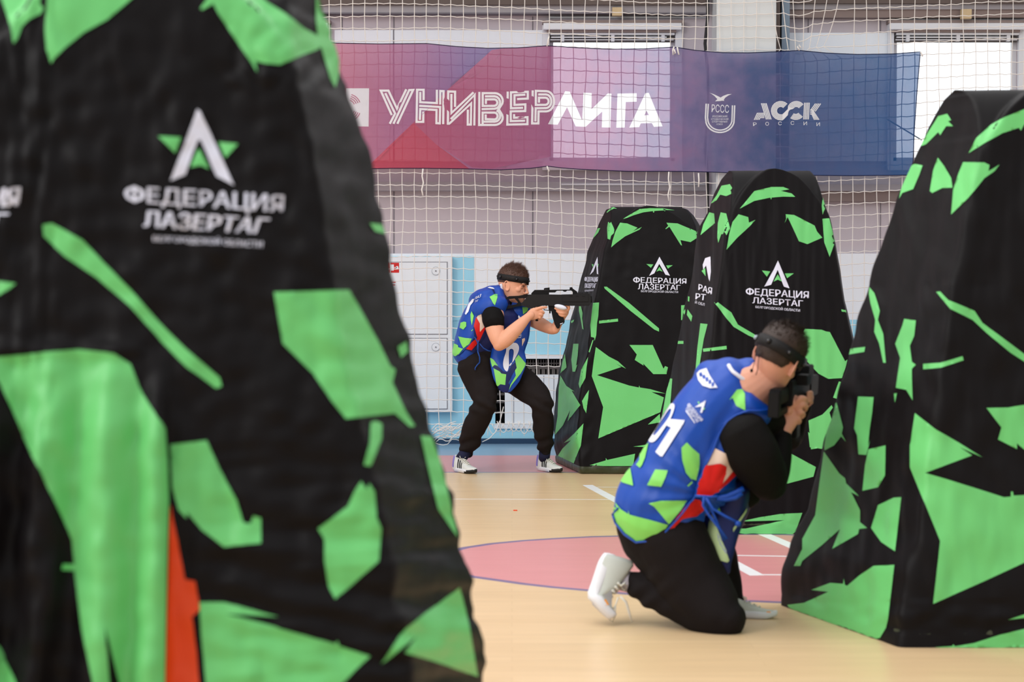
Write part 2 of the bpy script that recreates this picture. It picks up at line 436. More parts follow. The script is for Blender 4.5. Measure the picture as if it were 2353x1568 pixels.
# ---- the big one on the right
R_polys = [C_(p) for p in [
    [(725,345),(770,270),(820,190),(865,178),(885,210),(870,215),(895,240),(860,240),(830,285),(820,270),(790,300),(760,330)],
    [(685,425),(742,437),(725,485),(695,555),(640,575),(624,603),(642,520)],
    [(818,398),(850,440),(885,500),(892,548),(840,550),(790,575),(778,565),(795,460)],
    [(972,375),(1010,300),(1080,235),(1150,195),(1248,155),(1330,140),(1420,150),(1500,190),(1430,215),(1330,215),(1248,232),(1232,262),(1222,248),(1140,275),(1060,320)],
    [(945,420),(1050,422),(1075,435),(1070,465),(1125,432),(1100,465),(1050,500),(970,600),(885,682),(895,560),(920,480)],
    [(475,1045),(500,1075),(515,1120),(528,1165),(518,1210),(545,1280),(558,1425),(545,1425),(525,1330),(500,1270),(505,1210),(482,1130),(473,1080)],
    [(375,1355),(455,1345),(450,1370),(374,1383)],
    [(650,1205),(708,1213),(700,1290),(678,1340),(688,1420),(708,1435),(688,1455),(688,1500),(692,1612),(660,1560),(608,1550),(630,1400),(605,1330),(640,1240)],
    [(745,1430),(830,1425),(940,1392),(945,1412),(830,1450),(745,1457)],
    [(810,1070),(830,1068),(870,1110),(1000,1165),(1040,1225),(1248,1380),(1330,1460),(1320,1480),(1248,1418),(1180,1375),(1060,1275),(990,1210),(880,1155)]]] + [D_(p) for p in [
    [(420,135),(498,138),(490,220),(478,300),(470,380),(480,355),(462,428),(422,425),(415,330),(400,295)],
    [(472,400),(558,380),(555,530),(520,590),(442,608),(455,480)],
    [(600,120),(615,118),(605,165)],
    [(308,148),(345,290),(338,320),(360,362),(335,335),(300,380),(252,405),(250,385),(262,300),(275,200)],
    [(248,410),(325,520),(355,545),(360,570),(425,635),(385,615),(430,705),(430,765),(465,795),(425,800),(420,825),(290,900),(330,800),(240,880),(140,960),(130,985),(98,985),(140,900),(140,850),(205,730),(222,600)],
    [(520,680),(600,642),(637,640),(605,912),(535,865),(485,795)],
    [(498,985),(602,980),(570,1250),(560,1295),(520,1362),(380,1355),(230,1322),(130,1270),(65,1212),(65,1180),(150,1170),(270,1115),(185,1105),(280,1070),(345,1075),(348,1048),(354,1080),(365,1085),(430,1030)],
    [(705,218),(810,300),(930,370),(1042,440),(930,390),(990,430),(755,518),(860,548),(1150,640),(1185,637),(1185,612),(1195,612),(1198,632),(1280,628),(1450,660),(1550,850),(1260,965),(1050,1062),(795,1175),(830,860),(680,490),(680,380)],
    [(1062,192),(1170,190),(1260,175),(1400,175),(1480,400),(1300,420),(1251,400),(1215,370),(1215,398),(1120,350),(1137,290)],
    [(800,1393),(890,1387),(895,1378),(905,1388),(1000,1372),(1130,1330),(1300,1290),(1300,1408),(1000,1404)],
    [(1170,1255),(1260,1225),(1300,1240)]]]
def wrR(u, z, px, py):
    w = .014 * fbm(px * .018 + py * .004, py * .002, 4) + .007 * fbm(px * .045, py * .012, 8)
    w += .010 * fbm((px - py * .4) * .02, (py + px * .4) * .012, 6) * (1 if py > 650 else .6)
    if py > 1380: w += .012 * fbm(px * .02, py * .03, 2)
    return w
bunker('large black and green bunker cut by the right edge of the picture', 1.98, 7.36 + .52, 0, 1.2, 1.72, 1.0, 2.12,
    [(205,2195),(214,2187),(230,2170),(267,2147),(322,2120),(373,2097),(455,2065),(533,2037),(630,2005),(699,1982),(772,1964),(823,1950),(887,1931),(1033,1890),(1171,1858),(1248,1817),(1308,1803),(1386,1794),(1500,1797)],
    [(190,2540),(230,2610),(400,2700),(700,2800),(1000,2880),(1500,2980)], wrR, R_polys, [], step=8, zs=.84)
# ---- the near one on the left
L_polys = [L6(p) for p in [
    [(30,-200),(5,-60),(12,0),(60,130),(95,230),(115,378),(150,330),(190,230),(260,160),(350,120),(378,72),(340,30),(370,-80),(330,-200)],
    [(415,-140),(405,40),(388,250),(398,420),(437,545),(470,500),(560,410),(720,280),(920,170),(1120,0),(1230,-100),(1200,-150)]]] + [L1(p) for p in [
    [(930,-60),(930,0),(903,40),(912,45),(960,18),(985,65),(1110,250),(1158,328),(1150,275),(1200,287),(1260,292),(1340,258),(1430,222),(1450,190),(1425,160),(1370,130),(1280,60),(1200,10),(1130,-60)]]] + [L7(p) for p in [
    [(515,-80),(560,-80),(595,160),(630,215),(655,320),(690,400),(688,510),(655,635),(620,570),(575,420),(555,350),(535,330),(525,230),(515,150)]]] + [
    [(97,517),(120,513),(190,552),(235,600),(300,665),(360,735),(430,805),(505,868),(510,888),(497,893),(430,845),(380,795),(300,705),(225,640),(150,590),(100,543)],
    [(630,672),(800,667),(820,700),(870,790),(895,842),(907,850),(900,880),(930,945),(952,980),(940,982),(905,950),(795,963),(760,920),(720,860),(650,790)],
    [(848,513),(875,516),(884,538),(860,532)], [(912,798),(932,785),(936,808),(920,822)],
    [(-50,645),(0,647),(37,652),(20,665),(0,678),(-50,695)],
    [(-90,826),(0,819),(180,803),(262,812),(300,838),(320,890),(378,985),(383,1060),(386,1150),(382,1300),(375,1640),(290,1640),(240,1440),(255,1640),(228,1640),(190,1450),(175,1340),(172,1312),(140,1310),(143,1297),(170,1297),(165,1240),(90,1080),(0,885),(-90,720)],
    [(392,1022),(475,1013),(505,1080),(545,1150),(560,1202),(575,1205),(582,1185),(600,1190),(600,1250),(515,1257),(465,1220),(430,1178),(428,1192),(410,1172),(396,1120)],
    [(850,972),(862,968),(876,975),(875,1010),(850,1072),(836,1070),(848,1020)],
    [(830,1107),(842,1125),(848,1112),(860,1130),(865,1190),(876,1215),(870,1290),(770,1378),(755,1350),(745,1290),(745,1240),(730,1215),(800,1165),(815,1130)],
    [(965,1002),(990,1005),(1010,1060),(1032,1150),(1050,1235),(1035,1215),(1005,1170),(985,1090)],
    [(458,1385),(515,1385),(640,1418),(520,1412),(600,1432),(770,1480),(776,1473),(780,1484),(850,1508),(790,1568),(700,1640),(480,1640),(462,1450)],
    [(875,1527),(895,1512),(955,1465),(930,1500),(1025,1530),(1097,1556),(1075,1430),(1055,1350),(1010,1385),(930,1445)],
    [(-50,1440),(0,1490),(38,1568),(70,1640),(-60,1640)]]
L_logo = [[('w', [(453,252),(391,416),(425,402),(455,322),(461,322),(497,406),(538,426),(460,256)]),
    ('g', [(364,314),(415,316),(402,352)]), ('g', [(502,327),(547,331),(519,363)]), ('g', [(457,342),(481,389),(461,380),(437,385)]),
    ('t', T1, [(287,427),(287,463),(652,449),(650,488)], .03), ('t', T2, [(331,484),(331,521),(619,502),(606,538)], .05), ('t', T3, [(352,542),(352,554),(604,556),(602,569)], .03)],
    [('t', 'ЦИЯ', [(-50,436),(-50,480),(45,430),(40,473)], .05), ('t', 'АГ', [(-60,492),(-60,530),(20,490),(8,529)], .05)]]
def wrL(u, z, px, py):
    low = max(0, min(1, (py - 880) / 250)) * max(0, min(1, (px - 420) / 120))
    w = .010 * fbm(px * .010 + py * .002, py * .0016, 4) + .005 * fbm(px * .03, py * .008, 8)
    w += .012 * fbm((px * .5 - py * .6) * .011, (py * .3 + px * .2) * .004, 6) * (1 - low) * (1 if px > 500 else .6)
    w += .008 * fbm(px * .02, py * .02, 12)
    w += low * (.021 * fbm(py * .018 - px * .0035, px * .0012, 3) + .006 * fbm(py * .04 + px * .004, px * .004, 5))
    if px < 130: w += .012 * fbm(px * .05, py * .010, 15)
    if py < 200 and px > 520: w += .013 * fbm(px * .03, py * .03, 2)
    # loose flap lifted off the front, its free edge running down at the slit
    if py > 780:
        g = max(0, min(1, (py - 790) / 220)); e = 385 - 8 * g
        if px < e: w += .045 * g * (1 - .5 * min(1, (e - px) / 300)) + .024 * g * math.sin((px + 20) * .045 + py * .002 + .8 * fbm(px * .01, py * .004, 3)) * min(1, (e - px) / 60 + .2)
        elif px < e + 14: w += .045 * g * (1 - (px - e) / 14)
    if 770 < py < 840 and px < 330: w += .012 * math.exp(-((py - 805) / 18) ** 2)
    return w
def L_extra(root, dr):
    b = MB()
    dr.poly(b, [[(389,1160),(398,1190),(412,1262),(425,1332),(449,1336),(459,1402),(441,1418),(452,1500),(464,1640),(376,1640),(382,1400),(386,1240)]], 9, .0035, 0)
    b.build('lining', ['orange'], root)
bunker('nearest black and green bunker filling the left side, blurred, orange lining in a slit', -.68, 4.0 + .45, math.radians(4), 1.0, 1.35, .85, 2.06,
    [(-120,40),(0,-30),(200,-70),(500,-130),(800,-200),(1100,-270),(1568,-380),(2300,-470)],
    [(-120,690),(0,733),(48,749),(67,760),(128,777),(160,786),(223,801),(300,827),(367,846),(430,862),(500,874),(600,892),(720,915),(781,938),(880,963),(995,1000),(1105,1028),(1220,1053),(1313,1074),(1402,1096),(1568,1117),(1800,1142),(2200,1180)],
    wrL, L_polys, L_logo, step=9, zs=.86, ny=190, extra=L_extra, lay=.0028)
# ================================================================== the hall
DW = 16.85; DN = 16.38          # wall and net
def wallbox(mb, x0, y0, x1, y1, d0, d1, mi=0, bev=0):
    """box between two picture heights on plane d1, its front on d0"""
    a = at(x0, y1, d1); b = at(x1, y0, d1)
    mb.box((a.x, d0, a.z), (b.x, d1, b.z), mi, bev=bev)
M['panel_grey'] = mat('grey_wall_panel', (196, 187, 194), .55, .3, .03, 1.5)
M['wall_white'] = mat('white_plaster', (238, 243, 249), .6, .25, .03, 2)
M['wall_cyan'] = mat('light_blue_paint', (164, 222, 244), .45, .3, .05, 3)
M['beam_dark'] = mat('dark_beam', (96, 84, 80), .6, .3, .1, 3)
M['beam_grey'] = mat('grey_beam', (160, 156, 162), .5, .3, .08, 4, stretch=(.3, 1, 3))
M['beam_brown'] = mat('brown_grey_beam', (138, 122, 118), .5, .3, .08, 4, stretch=(.3, 1, 3))
M['line'] = mat('panel_joint', (120, 116, 124), .7, .2)
M['pvc'] = mat('white_plastic', (220, 222, 228), .3, .4)
M['col'] = mat('white_column_paint', (214, 218, 220), .5, .3, .03, 3)
M['cable'] = mat('black_cable', (34, 32, 36), .5, .3)
M['steel'] = mat('blue_grey_steel', (120, 138, 156), .4, .5, .1, 5)
M['wood_block'] = mat('bare_wood', (198, 176, 140), .6, .3, .1, 20)
M['base_blue'] = mat('dark_blue_skirting', (38, 66, 96), .5, .3, .1, 6)
M['dark'] = mat('niche_shade', (34, 32, 32), .8, .1)
M['grille'] = mat('grey_grille', (92, 86, 84), .6, .3)
M['metal_white'] = mat('white_enamel', (232, 238, 244), .35, .4, .02, 4)
M['metal_grey'] = mat('lock_grey', (176, 182, 190), .35, .4)
M['red_sticker'] = mat('red_sticker', (206, 40, 38), .4, .3)
M['net'] = mat('net_cord', (236, 230, 224), .7, .2)
# ---- back wall with two window openings
X0, X1 = -7.0, 7.5
def px2x(x, d=DW): return at(x, 500, d).x
def py2z(y, d=DW): return at(1176, y, d).z
wins = [(455, 742), (1262, 1550), (2052, 2336), (2860, 3140)]
zt, zb = py2z(72), py2z(371)
w = MB()
ztop = 6.5
zcut = py2z(590)               # grey panels above, plaster below
w.box((X0, DW, zt), (X1, DW + .18, ztop), 0)
w.box((X0, DW, zcut), (X1, DW + .18, zb), 0)
xs = [X0] + [px2x(v) for q in wins for v in q] + [X1]
for i in range(0, len(xs), 2): w.box((xs[i], DW, zb), (xs[i + 1], DW + .18, zt), 0)
# plaster and painted lower wall, standing a little forward
w.box((X0, DW - .05, py2z(735, DW - .05)), (X1, DW + .18, py2z(583, DW - .05)), 1)
w.box((X0, DW - .05, 0), (px2x(1138), DW + .18, py2z(735, DW - .05)), 2)
w.box((px2x(1138), DW - .05, py2z(815, DW - .05)), (px2x(1560), DW + .18, py2z(735, DW - .05)), 2)
w.box((px2x(1138), DW - .05, 0), (px2x(1560), DW + .18, py2z(984, DW - .05)), 2)
w.box((px2x(1138), DW + .14, py2z(984)), (px2x(1560), DW + .18, py2z(815)), 2)
w.box((px2x(1560), DW - .05, 0), (X1, DW + .18, py2z(735, DW - .05)), 2)
# painted field behind the cabinet
wallbox(w, 600, 589, 1089, 737, DW - .056, DW - .05, 2)
# lighter infill panels between the windows and joints
for a, b in ((770, 1246), (1790, 2046)): wallbox(w, a, 70 if a < 1000 else 76, b, 371, DW - .02, DW, 1)
for xj in (905, 786, 1224, 1568, 1857, 2023):
    wallbox(w, xj - 1, 38, xj + 1, 76, DW - .006, DW, 3)
    wallbox(w, xj - 1, 440, xj + 1, 583, DW - .006, DW, 3)
wallbox(w, 904, 70, 906, 371, DW - .024, DW, 3)
w.build('wall_back', ['panel_grey', 'wall_white', 'wall_cyan', 'line'], None, smooth=False)['kind'] = 'structure'
for nm, xa, sx in (('wall_left', X0 - .2, .2), ('wall_right', X1, .2)):
    b = MB(); b.box((xa, 2.0, 0), (xa + sx, DW + .18, ztop), 0); b.build(nm, ['wall_white'], None, smooth=False)['kind'] = 'structure'
# girts and ledges running along the wall
def trim(n, mats_boxes, mats):
    b = MB()
    for (x0, y0, x1, y1, d, mi) in mats_boxes: wallbox(b, x0, y0, x1, y1, DW - d, DW, mi)
    o = b.build('trim_%d' % n, mats, None, smooth=False); o['kind'] = 'structure'
trim(1, [(300, -160, 1620, 17, .16, 0), (300, 17, 1620, 33, .12, 1), (300, 33, 1620, 36, .125, 2)], ['beam_dark', 'beam_grey', 'line'])
trim(2, [(1800, -160, 3200, 14, .16, 0), (1800, 14, 3200, 26, .12, 1), (1800, 26, 3200, 44, .10, 2)], ['beam_dark', 'beam_grey', 'beam_brown'])
trim(3, [(300, 420, 1620, 440, .14, 0), (1770, 426, 3200, 441, .14, 0), (1770, 441, 3200, 464, .10, 1)], ['beam_grey', 'beam_brown'])
M['day'] = None
def window(n, x0, x1):
    z0 = zb; xa, xb = px2x(x0), px2x(x1)
    b = MB()
    t = .035
    b.box((xa, DW + .05, z0), (xa + t, DW + .11, zt)); b.box((xb - t, DW + .05, z0), (xb, DW + .11, zt))
    b.box((xa, DW + .05, z0), (xb, DW + .11, z0 + t)); b.box((xa, DW + .05, py2z(80)), (xb, DW + .11, zt))
    o = b.build('window_%d' % n, ['pvc'], None, smooth=False); o['kind'] = 'structure'
    g = MB(); g.box((xa + t, DW + .075, z0 + t), (xb - t, DW + .08, py2z(80))); g.build('pane', ['glass'], o, smooth=False)
    # reveal frame, blind rolled up under the lintel, sill
    f = MB()
    wallbox(f, x0 - 16, 60, x0, 384, DW - .05, DW, 0); wallbox(f, x1, 60, x1 + 16, 384, DW - .05, DW, 0)
    wallbox(f, x0 - 16, 371, x1 + 16, 392, DW - .07, DW, 0)
    f.build('frame', ['pvc'], o, smooth=False)
    f = MB(); wallbox(f, x0 - 14, 57, x1 + 14, 72, DW - .12, DW, 0, bev=.006); wallbox(f, x0 - 6, 72, x1 + 2, 77, DW - .09, DW, 1)
    wallbox(f, x0 - 16, 50, x1 + 20, 57, DW - .1, DW, 1)  # brown strips paint the shadow lines above and below the box
    f.build('lintel_box', ['pvc', 'beam_brown'], o, smooth=False)
    f = MB(); wallbox(f, x0 + 2, 79, x1 - 2, 84, DW - .07, DW + .04, 0); wallbox(f, x0 + 4, 87, x1 - 20, 90, DW - .06, DW + .03, 0)
    wallbox(f, x0 + 2, 93, x1 - 4, 95, DW - .05, DW + .03, 0)
    for k in range(3): wallbox(f, x0 + 26 + k * 115, 82, x0 + 34 + k * 115, 97, DW - .065, DW + .02, 0)
    wallbox(f, x0 + 2, 84, x1 - 2, 98, DW - .02, DW + .02, 1)  # grey backing paints the shadows between the white strips
    f.build('blind', ['pvc', 'grille'], o, smooth=False)
gl = bpy.data.materials.new('window_glass'); gl.use_nodes = True
nt = gl.node_tree; nt.nodes.clear(); o_ = nt.nodes.new('ShaderNodeOutputMaterial'); a_ = nt.nodes.new('ShaderNodeBsdfTransparent'); g_ = nt.nodes.new('ShaderNodeBsdfGlossy'); x_ = nt.nodes.new('ShaderNodeMixShader')
a_.inputs[0].default_value = (.97, .985, 1, 1); g_.inputs['Roughness'].default_value = .05; x_.inputs[0].default_value = .05
nt.links.new(a_.outputs[0], x_.inputs[1]); nt.links.new(g_.outputs[0], x_.inputs[2]); nt.links.new(x_.outputs[0], o_.inputs[0])
M['glass'] = gl
for i, (a, b) in enumerate(wins): window(i + 1, a, b)
# ---- column with its cable and steel post
b = MB(); wallbox(b, 1632, -260, 1770, 1024, DW - .42, DW, 0, bev=.008); b.build('column', ['col'], None, smooth=False)['kind'] = 'structure'
b = MB(); wallbox(b, 1662, 442, 1700, 1020, DW - .43, DW - .42, 0); 
b = MB(); wallbox(b, 1770, -260, 1783, 1020, DW - .30, DW, 0); wallbox(b, 1783, -260, 1806, 1020, DW - .26, DW, 1); b.build('steel_post', ['beam_dark', 'steel'], None, smooth=False)['kind'] = 'structure'
pts = [at(1629 + 1.5 * math.sin(k * .9), -200 + k * 60, DW - .45) + Vector((0, 0, 0)) for k in range(-1, 20)]
pts = [at(1626 - (6 if k % 4 == 1 else 0), -200 + k * 60, DW - .40) for k in range(0, 20)]
b = MB(); b.tube(pts, .013, 8); tag(b.build('cable', ['cable']), 'black cable running down beside the white column', 'cable')
# ---- pipes
for i, (x0, x1, y, r_, dp, lab) in enumerate([(1262, 1622, 40, .010, .013, 'thin white pipe under the beam, left of the white column'), (2046, 2420, 45, .010, .013, 'thin white pipe above the right window'), (1290, 1622, 424, .008, .150, 'thin white pipe below the banner, left of the white column')]):
    b = MB(); b.tube([at(x0, y, DW - dp), at(x1, y, DW - dp)], r_, 10)
    tag(b.build('pipe', ['pvc']), lab, 'pipe', 'white pipes along the wall')
for x0, y0, x1, y1, lab in ((1406, 19, 1428, 38, 'small bare wood block under the beam left of the column'), (2206, 23, 2229, 45, 'small bare wood block above the right window')):
    b = MB(); wallbox(b, x0, y0, x1, y1, DW - .19, DW - .125, 0, bev=.003); tag(b.build('wood_block', ['wood_block'], None, smooth=False), lab, 'block', 'wood blocks on the wall')
# ---- skirting
b = MB(); wallbox(b, -400, 1008, 2800, 1021, DW - .075, DW - .05, 0); o = b.build('baseboard_back', ['base_blue'], None, smooth=False); o['kind'] = 'structure'
# ---- radiator cover in its niche
r = empty('radiator_cover', at(1225, 1000, DW - .05)); tag(r, 'white radiator cover with a dark slotted grille, behind the standing player', 'radiator cover')
b = MB(); wallbox(b, 1136, 815, 1560, 824, DW - .075, DW + .0, 0); wallbox(b, 1136, 973, 1560, 984, DW - .075, DW, 0); b.build('frame', ['metal_white'], r, smooth=False)
b = MB(); wallbox(b, 1160, 861, 1556, 973, DW - .045, DW - .02, 0); 
for xx in (1180, 1203, 1226, 1249, 1272, 1295): wallbox(b, xx, 863, xx + 1.2, 972, DW - .047, DW - .03, 1)
b.build('panel', ['metal_white', 'line'], r, smooth=False)
b = MB(); wallbox(b, 1138, 824, 1558, 973, DW + .12, DW + .135, 0)  # dark back sheet puts the shade inside the niche into colour
for k in range(34): wallbox(b, 1164 + k * 11.5, 846, 1172 + k * 11.5, 862, DW - .02, DW + .0, 1)
for k in range(70): wallbox(b, 1140 + k * 6, 827, 1142 + k * 6, 846, DW - .02, DW + .0, 1)
wallbox(b, 1138, 834, 1558, 836, DW - .025, DW, 1); wallbox(b, 1138, 843, 1558, 848, DW - .025, DW, 1)
for yy in (903, 921, 945): wallbox(b, 1138, yy, 1160, yy + 5, DW + .02, DW + .06, 1)
b.build('grille', ['dark', 'grille'], r, smooth=False)
# ---- hydrant cabinet
r = empty('fire_hose_cabinet', at(950, 945, DW - .05)); tag(r, 'white metal cabinet with two doors and round locks on the blue wall', 'cabinet')
b = MB(); wallbox(b, 800, 591, 1040, 946, DW - .16, DW - .058, 0, bev=.004); b.build('body', ['metal_white'], r, smooth=False)
for (y0, y1, ly) in ((603, 768, 623), (778, 940, 798)):
    b = MB(); wallbox(b, 812, y0 - 1, 1028.5, y1 + 1, DW - .163, DW - .158, 1); wallbox(b, 813.2, y0 + .4, 1027, y1 - .4, DW - .17, DW - .16, 0, bev=.002)
    d = b.build('door', ['metal_white', 'line'], r, smooth=False)
    b = MB(); c = at(1001.5, ly, DW - .17)
    for k, (rr, dd, mi) in enumerate(((.036, .004, 0), (.031, .007, 1), (.006, .012, 2))):
        n = 28; v = [(c.x + rr * math.cos(j * 6.2832 / n), c.y - dd, c.z + rr * math.sin(j * 6.2832 / n)) for j in range(n)] + [(c.x + rr * math.cos(j * 6.2832 / n), c.y + .002, c.z + rr * math.sin(j * 6.2832 / n)) for j in range(n)]
        b.add(v, [tuple(range(n))] + [(j, (j + 1) % n, n + (j + 1) % n, n + j) for j in range(n)], mi)
    b.build('lock', ['metal_grey', 'metal_white', 'line'], d, smooth=False, fix=True)
b = MB(); wallbox(b, 888, 604, 917, 627, DW - .1715, DW - .17, 0); wallbox(b, 896, 608, 905, 622, DW - .1725, DW - .1715, 1); wallbox(b, 906, 614, 912, 616, DW - .1725, DW - .1715, 1)
c = at(912.5, 615, DW - .1725); n = 16
b.add([(c.x + .012 * math.cos(j * 6.2832 / n), c.y, c.z + .012 * math.sin(j * 6.2832 / n)) for j in range(n)], [tuple(range(n))], 1)
b.build('sticker', ['red_sticker', 'wall_white'], r, smooth=False)
b = MB(); wallbox(b, 893, 648, 909, 650, DW - .1715, DW - .17, 0); wallbox(b, 893, 650, 895, 654, DW - .1715, DW - .17, 0); wallbox(b, 893, 654, 908, 656, DW - .1715, DW - .17, 0)
b.build('lettering', ['red_sticker'], r, smooth=False)
# ---- floor: boards, painted bands, the centre circle and the court lines in one sheet
def floor_mat(name, col, amt=.07, board=True):
    m = bpy.data.materials.new(name); m.use_nodes = True; nt = m.node_tree; b = nt.nodes['Principled BSDF']
    b.inputs['Roughness'].default_value = .33; b.inputs['Specular IOR Level'].default_value = .45
    tc = nt.nodes.new('ShaderNodeTexCoord'); mp = nt.nodes.new('ShaderNodeMapping'); mp.inputs['Scale'].default_value = (.7, 9, 1)
    n = nt.nodes.new('ShaderNodeTexNoise'); n.inputs['Scale'].default_value = 3; n.inputs['Detail'].default_value = 6
    nt.links.new(tc.outputs['Object'], mp.inputs[0]); nt.links.new(mp.outputs[0], n.inputs['Vector'])
    mx = nt.nodes.new('ShaderNodeMix'); mx.data_type = 'RGBA'; c = lin(col)
    mx.inputs[6].default_value = (*[v * (1 - amt * 2) for v in c], 1); mx.inputs[7].default_value = (*[min(1, v * (1 + amt * 2)) for v in c], 1)
    nt.links.new(n.outputs['Fac'], mx.inputs[0])
    br = nt.nodes.new('ShaderNodeTexBrick'); br.inputs['Scale'].default_value = 1; br.inputs['Brick Width'].default_value = 1.8; br.inputs['Row Height'].default_value = .09
    br.inputs['Mortar Size'].default_value = .0012; br.inputs['Color1'].default_value = (1, 1, 1, 1); br.inputs['Color2'].default_value = (.93, .92, .9, 1); br.inputs['Mortar'].default_value = (.78, .74, .7, 1)
    nt.links.new(tc.outputs['Object'], br.inputs['Vector'])
    ml = nt.nodes.new('ShaderNodeMix'); ml.data_type = 'RGBA'; ml.blend_type = 'MULTIPLY'; ml.inputs[0].default_value = .8 if board else .4
    nt.links.new(mx.outputs[2], ml.inputs[6]); nt.links.new(br.outputs['Color'], ml.inputs[7]); nt.links.new(ml.outputs[2], b.inputs['Base Color'])
    return m
M['f_wood'] = floor_mat('pale_wood_floor', (212, 182, 142)); M['f_pink'] = floor_mat('pink_floor_paint', (206, 138, 140), .05, False)
M['f_blue'] = floor_mat('blue_floor_paint', (128, 158, 186), .04, False); M['f_white'] = floor_mat('white_court_line', (232, 232, 234), .02, False); M['f_purple'] = floor_mat('purple_court_line', (120, 104, 140), .04, False)
def g2(x, y): p = ground(x, y); return (p.x, p.y)
def yg(y): return g2(1176, y)[1]
def strip(pts, wd):
    """ground line of constant real width"""
    L = []; Rr = []
    for i, p in enumerate(pts):
        a = pts[max(i - 1, 0)]; b = pts[min(i + 1, len(pts) - 1)]; t = Vector((b[0] - a[0], b[1] - a[1])).normalized(); n = Vector((-t.y, t.x)) * wd / 2
        L.append((p[0] + n.x, p[1] + n.y)); Rr.append((p[0] - n.x, p[1] - n.y))
    return L + Rr[::-1]
up = [(1000,1290),(1010,1280),(1035,1268),(1070,1259),(1130,1250),(1203,1243),(1280,1238),(1360,1234),(1420,1232.5),(1500,1230),(1650,1228),(1800,1229),(1950,1236),(2100,1252),(2180,1275)]
lo = [(1000,1290),(1020,1304),(1080,1325),(1130,1332),(1200,1342),(1270,1350),(1337,1356),(1450,1366),(1700,1381),(1798,1385),(1950,1384),(2100,1360),(2170,1320),(2180,1275)]
circ_px = up + lo[::-1][1:-1]
circ = [g2(*p) for p in circ_px]
regions = []   # (polygon, material index), later ones on top
XL, XR = X0 - .2, X1 + .2
def band(ya, yb, mi): regions.append(([(XL, ya), (XR, ya), (XR, yb), (XL, yb)], mi))
band(yg(1047), DW + .05, 3); band(yg(1085), yg(1047), 2); band(yg(1085) - .05, yg(1085), 4)
regions.append((circ, 2)); cl = circ + [circ[0]]
regions.append((strip(cl, .05), 4))
a, b2 = g2(1360, 1120.5), g2(1740, 1323)
regions.append((strip([g2(1350,1115), a, b2], .07), 1))
regions.append((strip([g2(1730,1217), g2(1791,1243), g2(1850,1269)], .07), 1))
regions.append((strip([g2(1040,1147.5), g2(1420,1148.5), g2(2500,1151)], .02), 1))
regions.append((strip([g2(1362,1119.8), g2(1700,1121)], .02), 1))
regions.append((strip([g2(1560,1274.5), g2(1812,1279)], .03), 1))
regions.append((strip([g2(1720,1321), g2(1820,1321.5)], .03), 1))
verts = []; edges = []
def ringadd(p):
    k = len(verts); verts.extend(p); edges.extend([(k + i, k + (i + 1) % len(p)) for i in range(len(p))])
ringadd([(XL, .4), (XR, .4), (XR, DW + .05), (XL, DW + .05)])
for p, _ in regions: ringadd(p)
ov, oe, of, *_r = delaunay_2d_cdt([Vector(v) for v in verts], edges, [], 0, 1e-5)
fl = MB(); ms = []
fl.v = [(v.x, v.y, 0) for v in ov]
for f in of:
    cx = sum(ov[i].x for i in f) / 3; cy = sum(ov[i].y for i in f) / 3; mi = 0
    for p, m_ in regions:
        if m_ == 4 and len(p) == 2 * len(cl):
            # line round the circle
            if any(inside(cx, cy, strip(cl[i:i + 2], .05)) for i in range(len(cl) - 1)): mi = m_
        elif inside(cx, cy, p): mi = m_
    fl.f.append(tuple(f)); fl.m.append(mi)
me = fl.mesh('floor')
fo = bpy.data.objects.new('floor', me); C.objects.link(fo)
for k in ('f_wood', 'f_white', 'f_pink', 'f_blue', 'f_purple'): me.materials.append(M[k])
fo['kind'] = 'structure'
p = ground(1184, 1174); b = MB(); b.box((p.x - .012, p.y - .015, 0), (p.x + .012, p.y + .015, .004), 0, bev=.001)
tag(b.build('scrap', ['orange'], None), 'tiny orange scrap lying on the wooden floor', 'scrap')
# ---- protective net
net = MB()
def nz(i, j):
    x = -4.6 + i * .1; z = .05 + j * .0985
    w_ = .05 * math.sin(x * 1.15 + 2.1 + j * .02) + .012 * fbm(x * 2.3, j * .45, 3) + .035 * (x + 1) * .12
    pull = at(1837, 118, DN); z0 = z + w_
    if z > pull.z - .02: z0 -= .055 * math.exp(-((x - pull.x) / .07) ** 2) * math.exp(-(z - pull.z) / .9)
    sag = 0
    xx = x + .010 * fbm(j * .3, x * 3, 5) + .004 * math.sin(j * .8 + i)
    if z > pull.z - .02 and abs(x - pull.x) < .35: xx -= (x - pull.x) * .5 * math.exp(-(z - pull.z) / .25)
    return Vector((xx, DN + .012 * fbm(x, j * .3, 8), max(.01, z0)))
NI, NJ = 112, 44
P_ = [[nz(i, j) for j in range(NJ)] for i in range(NI)]
for i in range(NI):
    pts = []
    for j in range(NJ - 1):
        pts += [P_[i][j]]
    pts.append(P_[i][NJ - 1]); net.tube(pts, .0034, 4, cap=False)
for j in range(1, NJ):
    pts = []
    for i in range(NI - 1):
        a, b = P_[i][j], P_[i + 1][j]; pts += [a, (a + b) / 2 - Vector((0, 0, .006 + .004 * fbm(i * .7, j * .9, 2)))]
    pts.append(P_[NI - 1][j]); net.tube(pts, .0034, 4, cap=False)
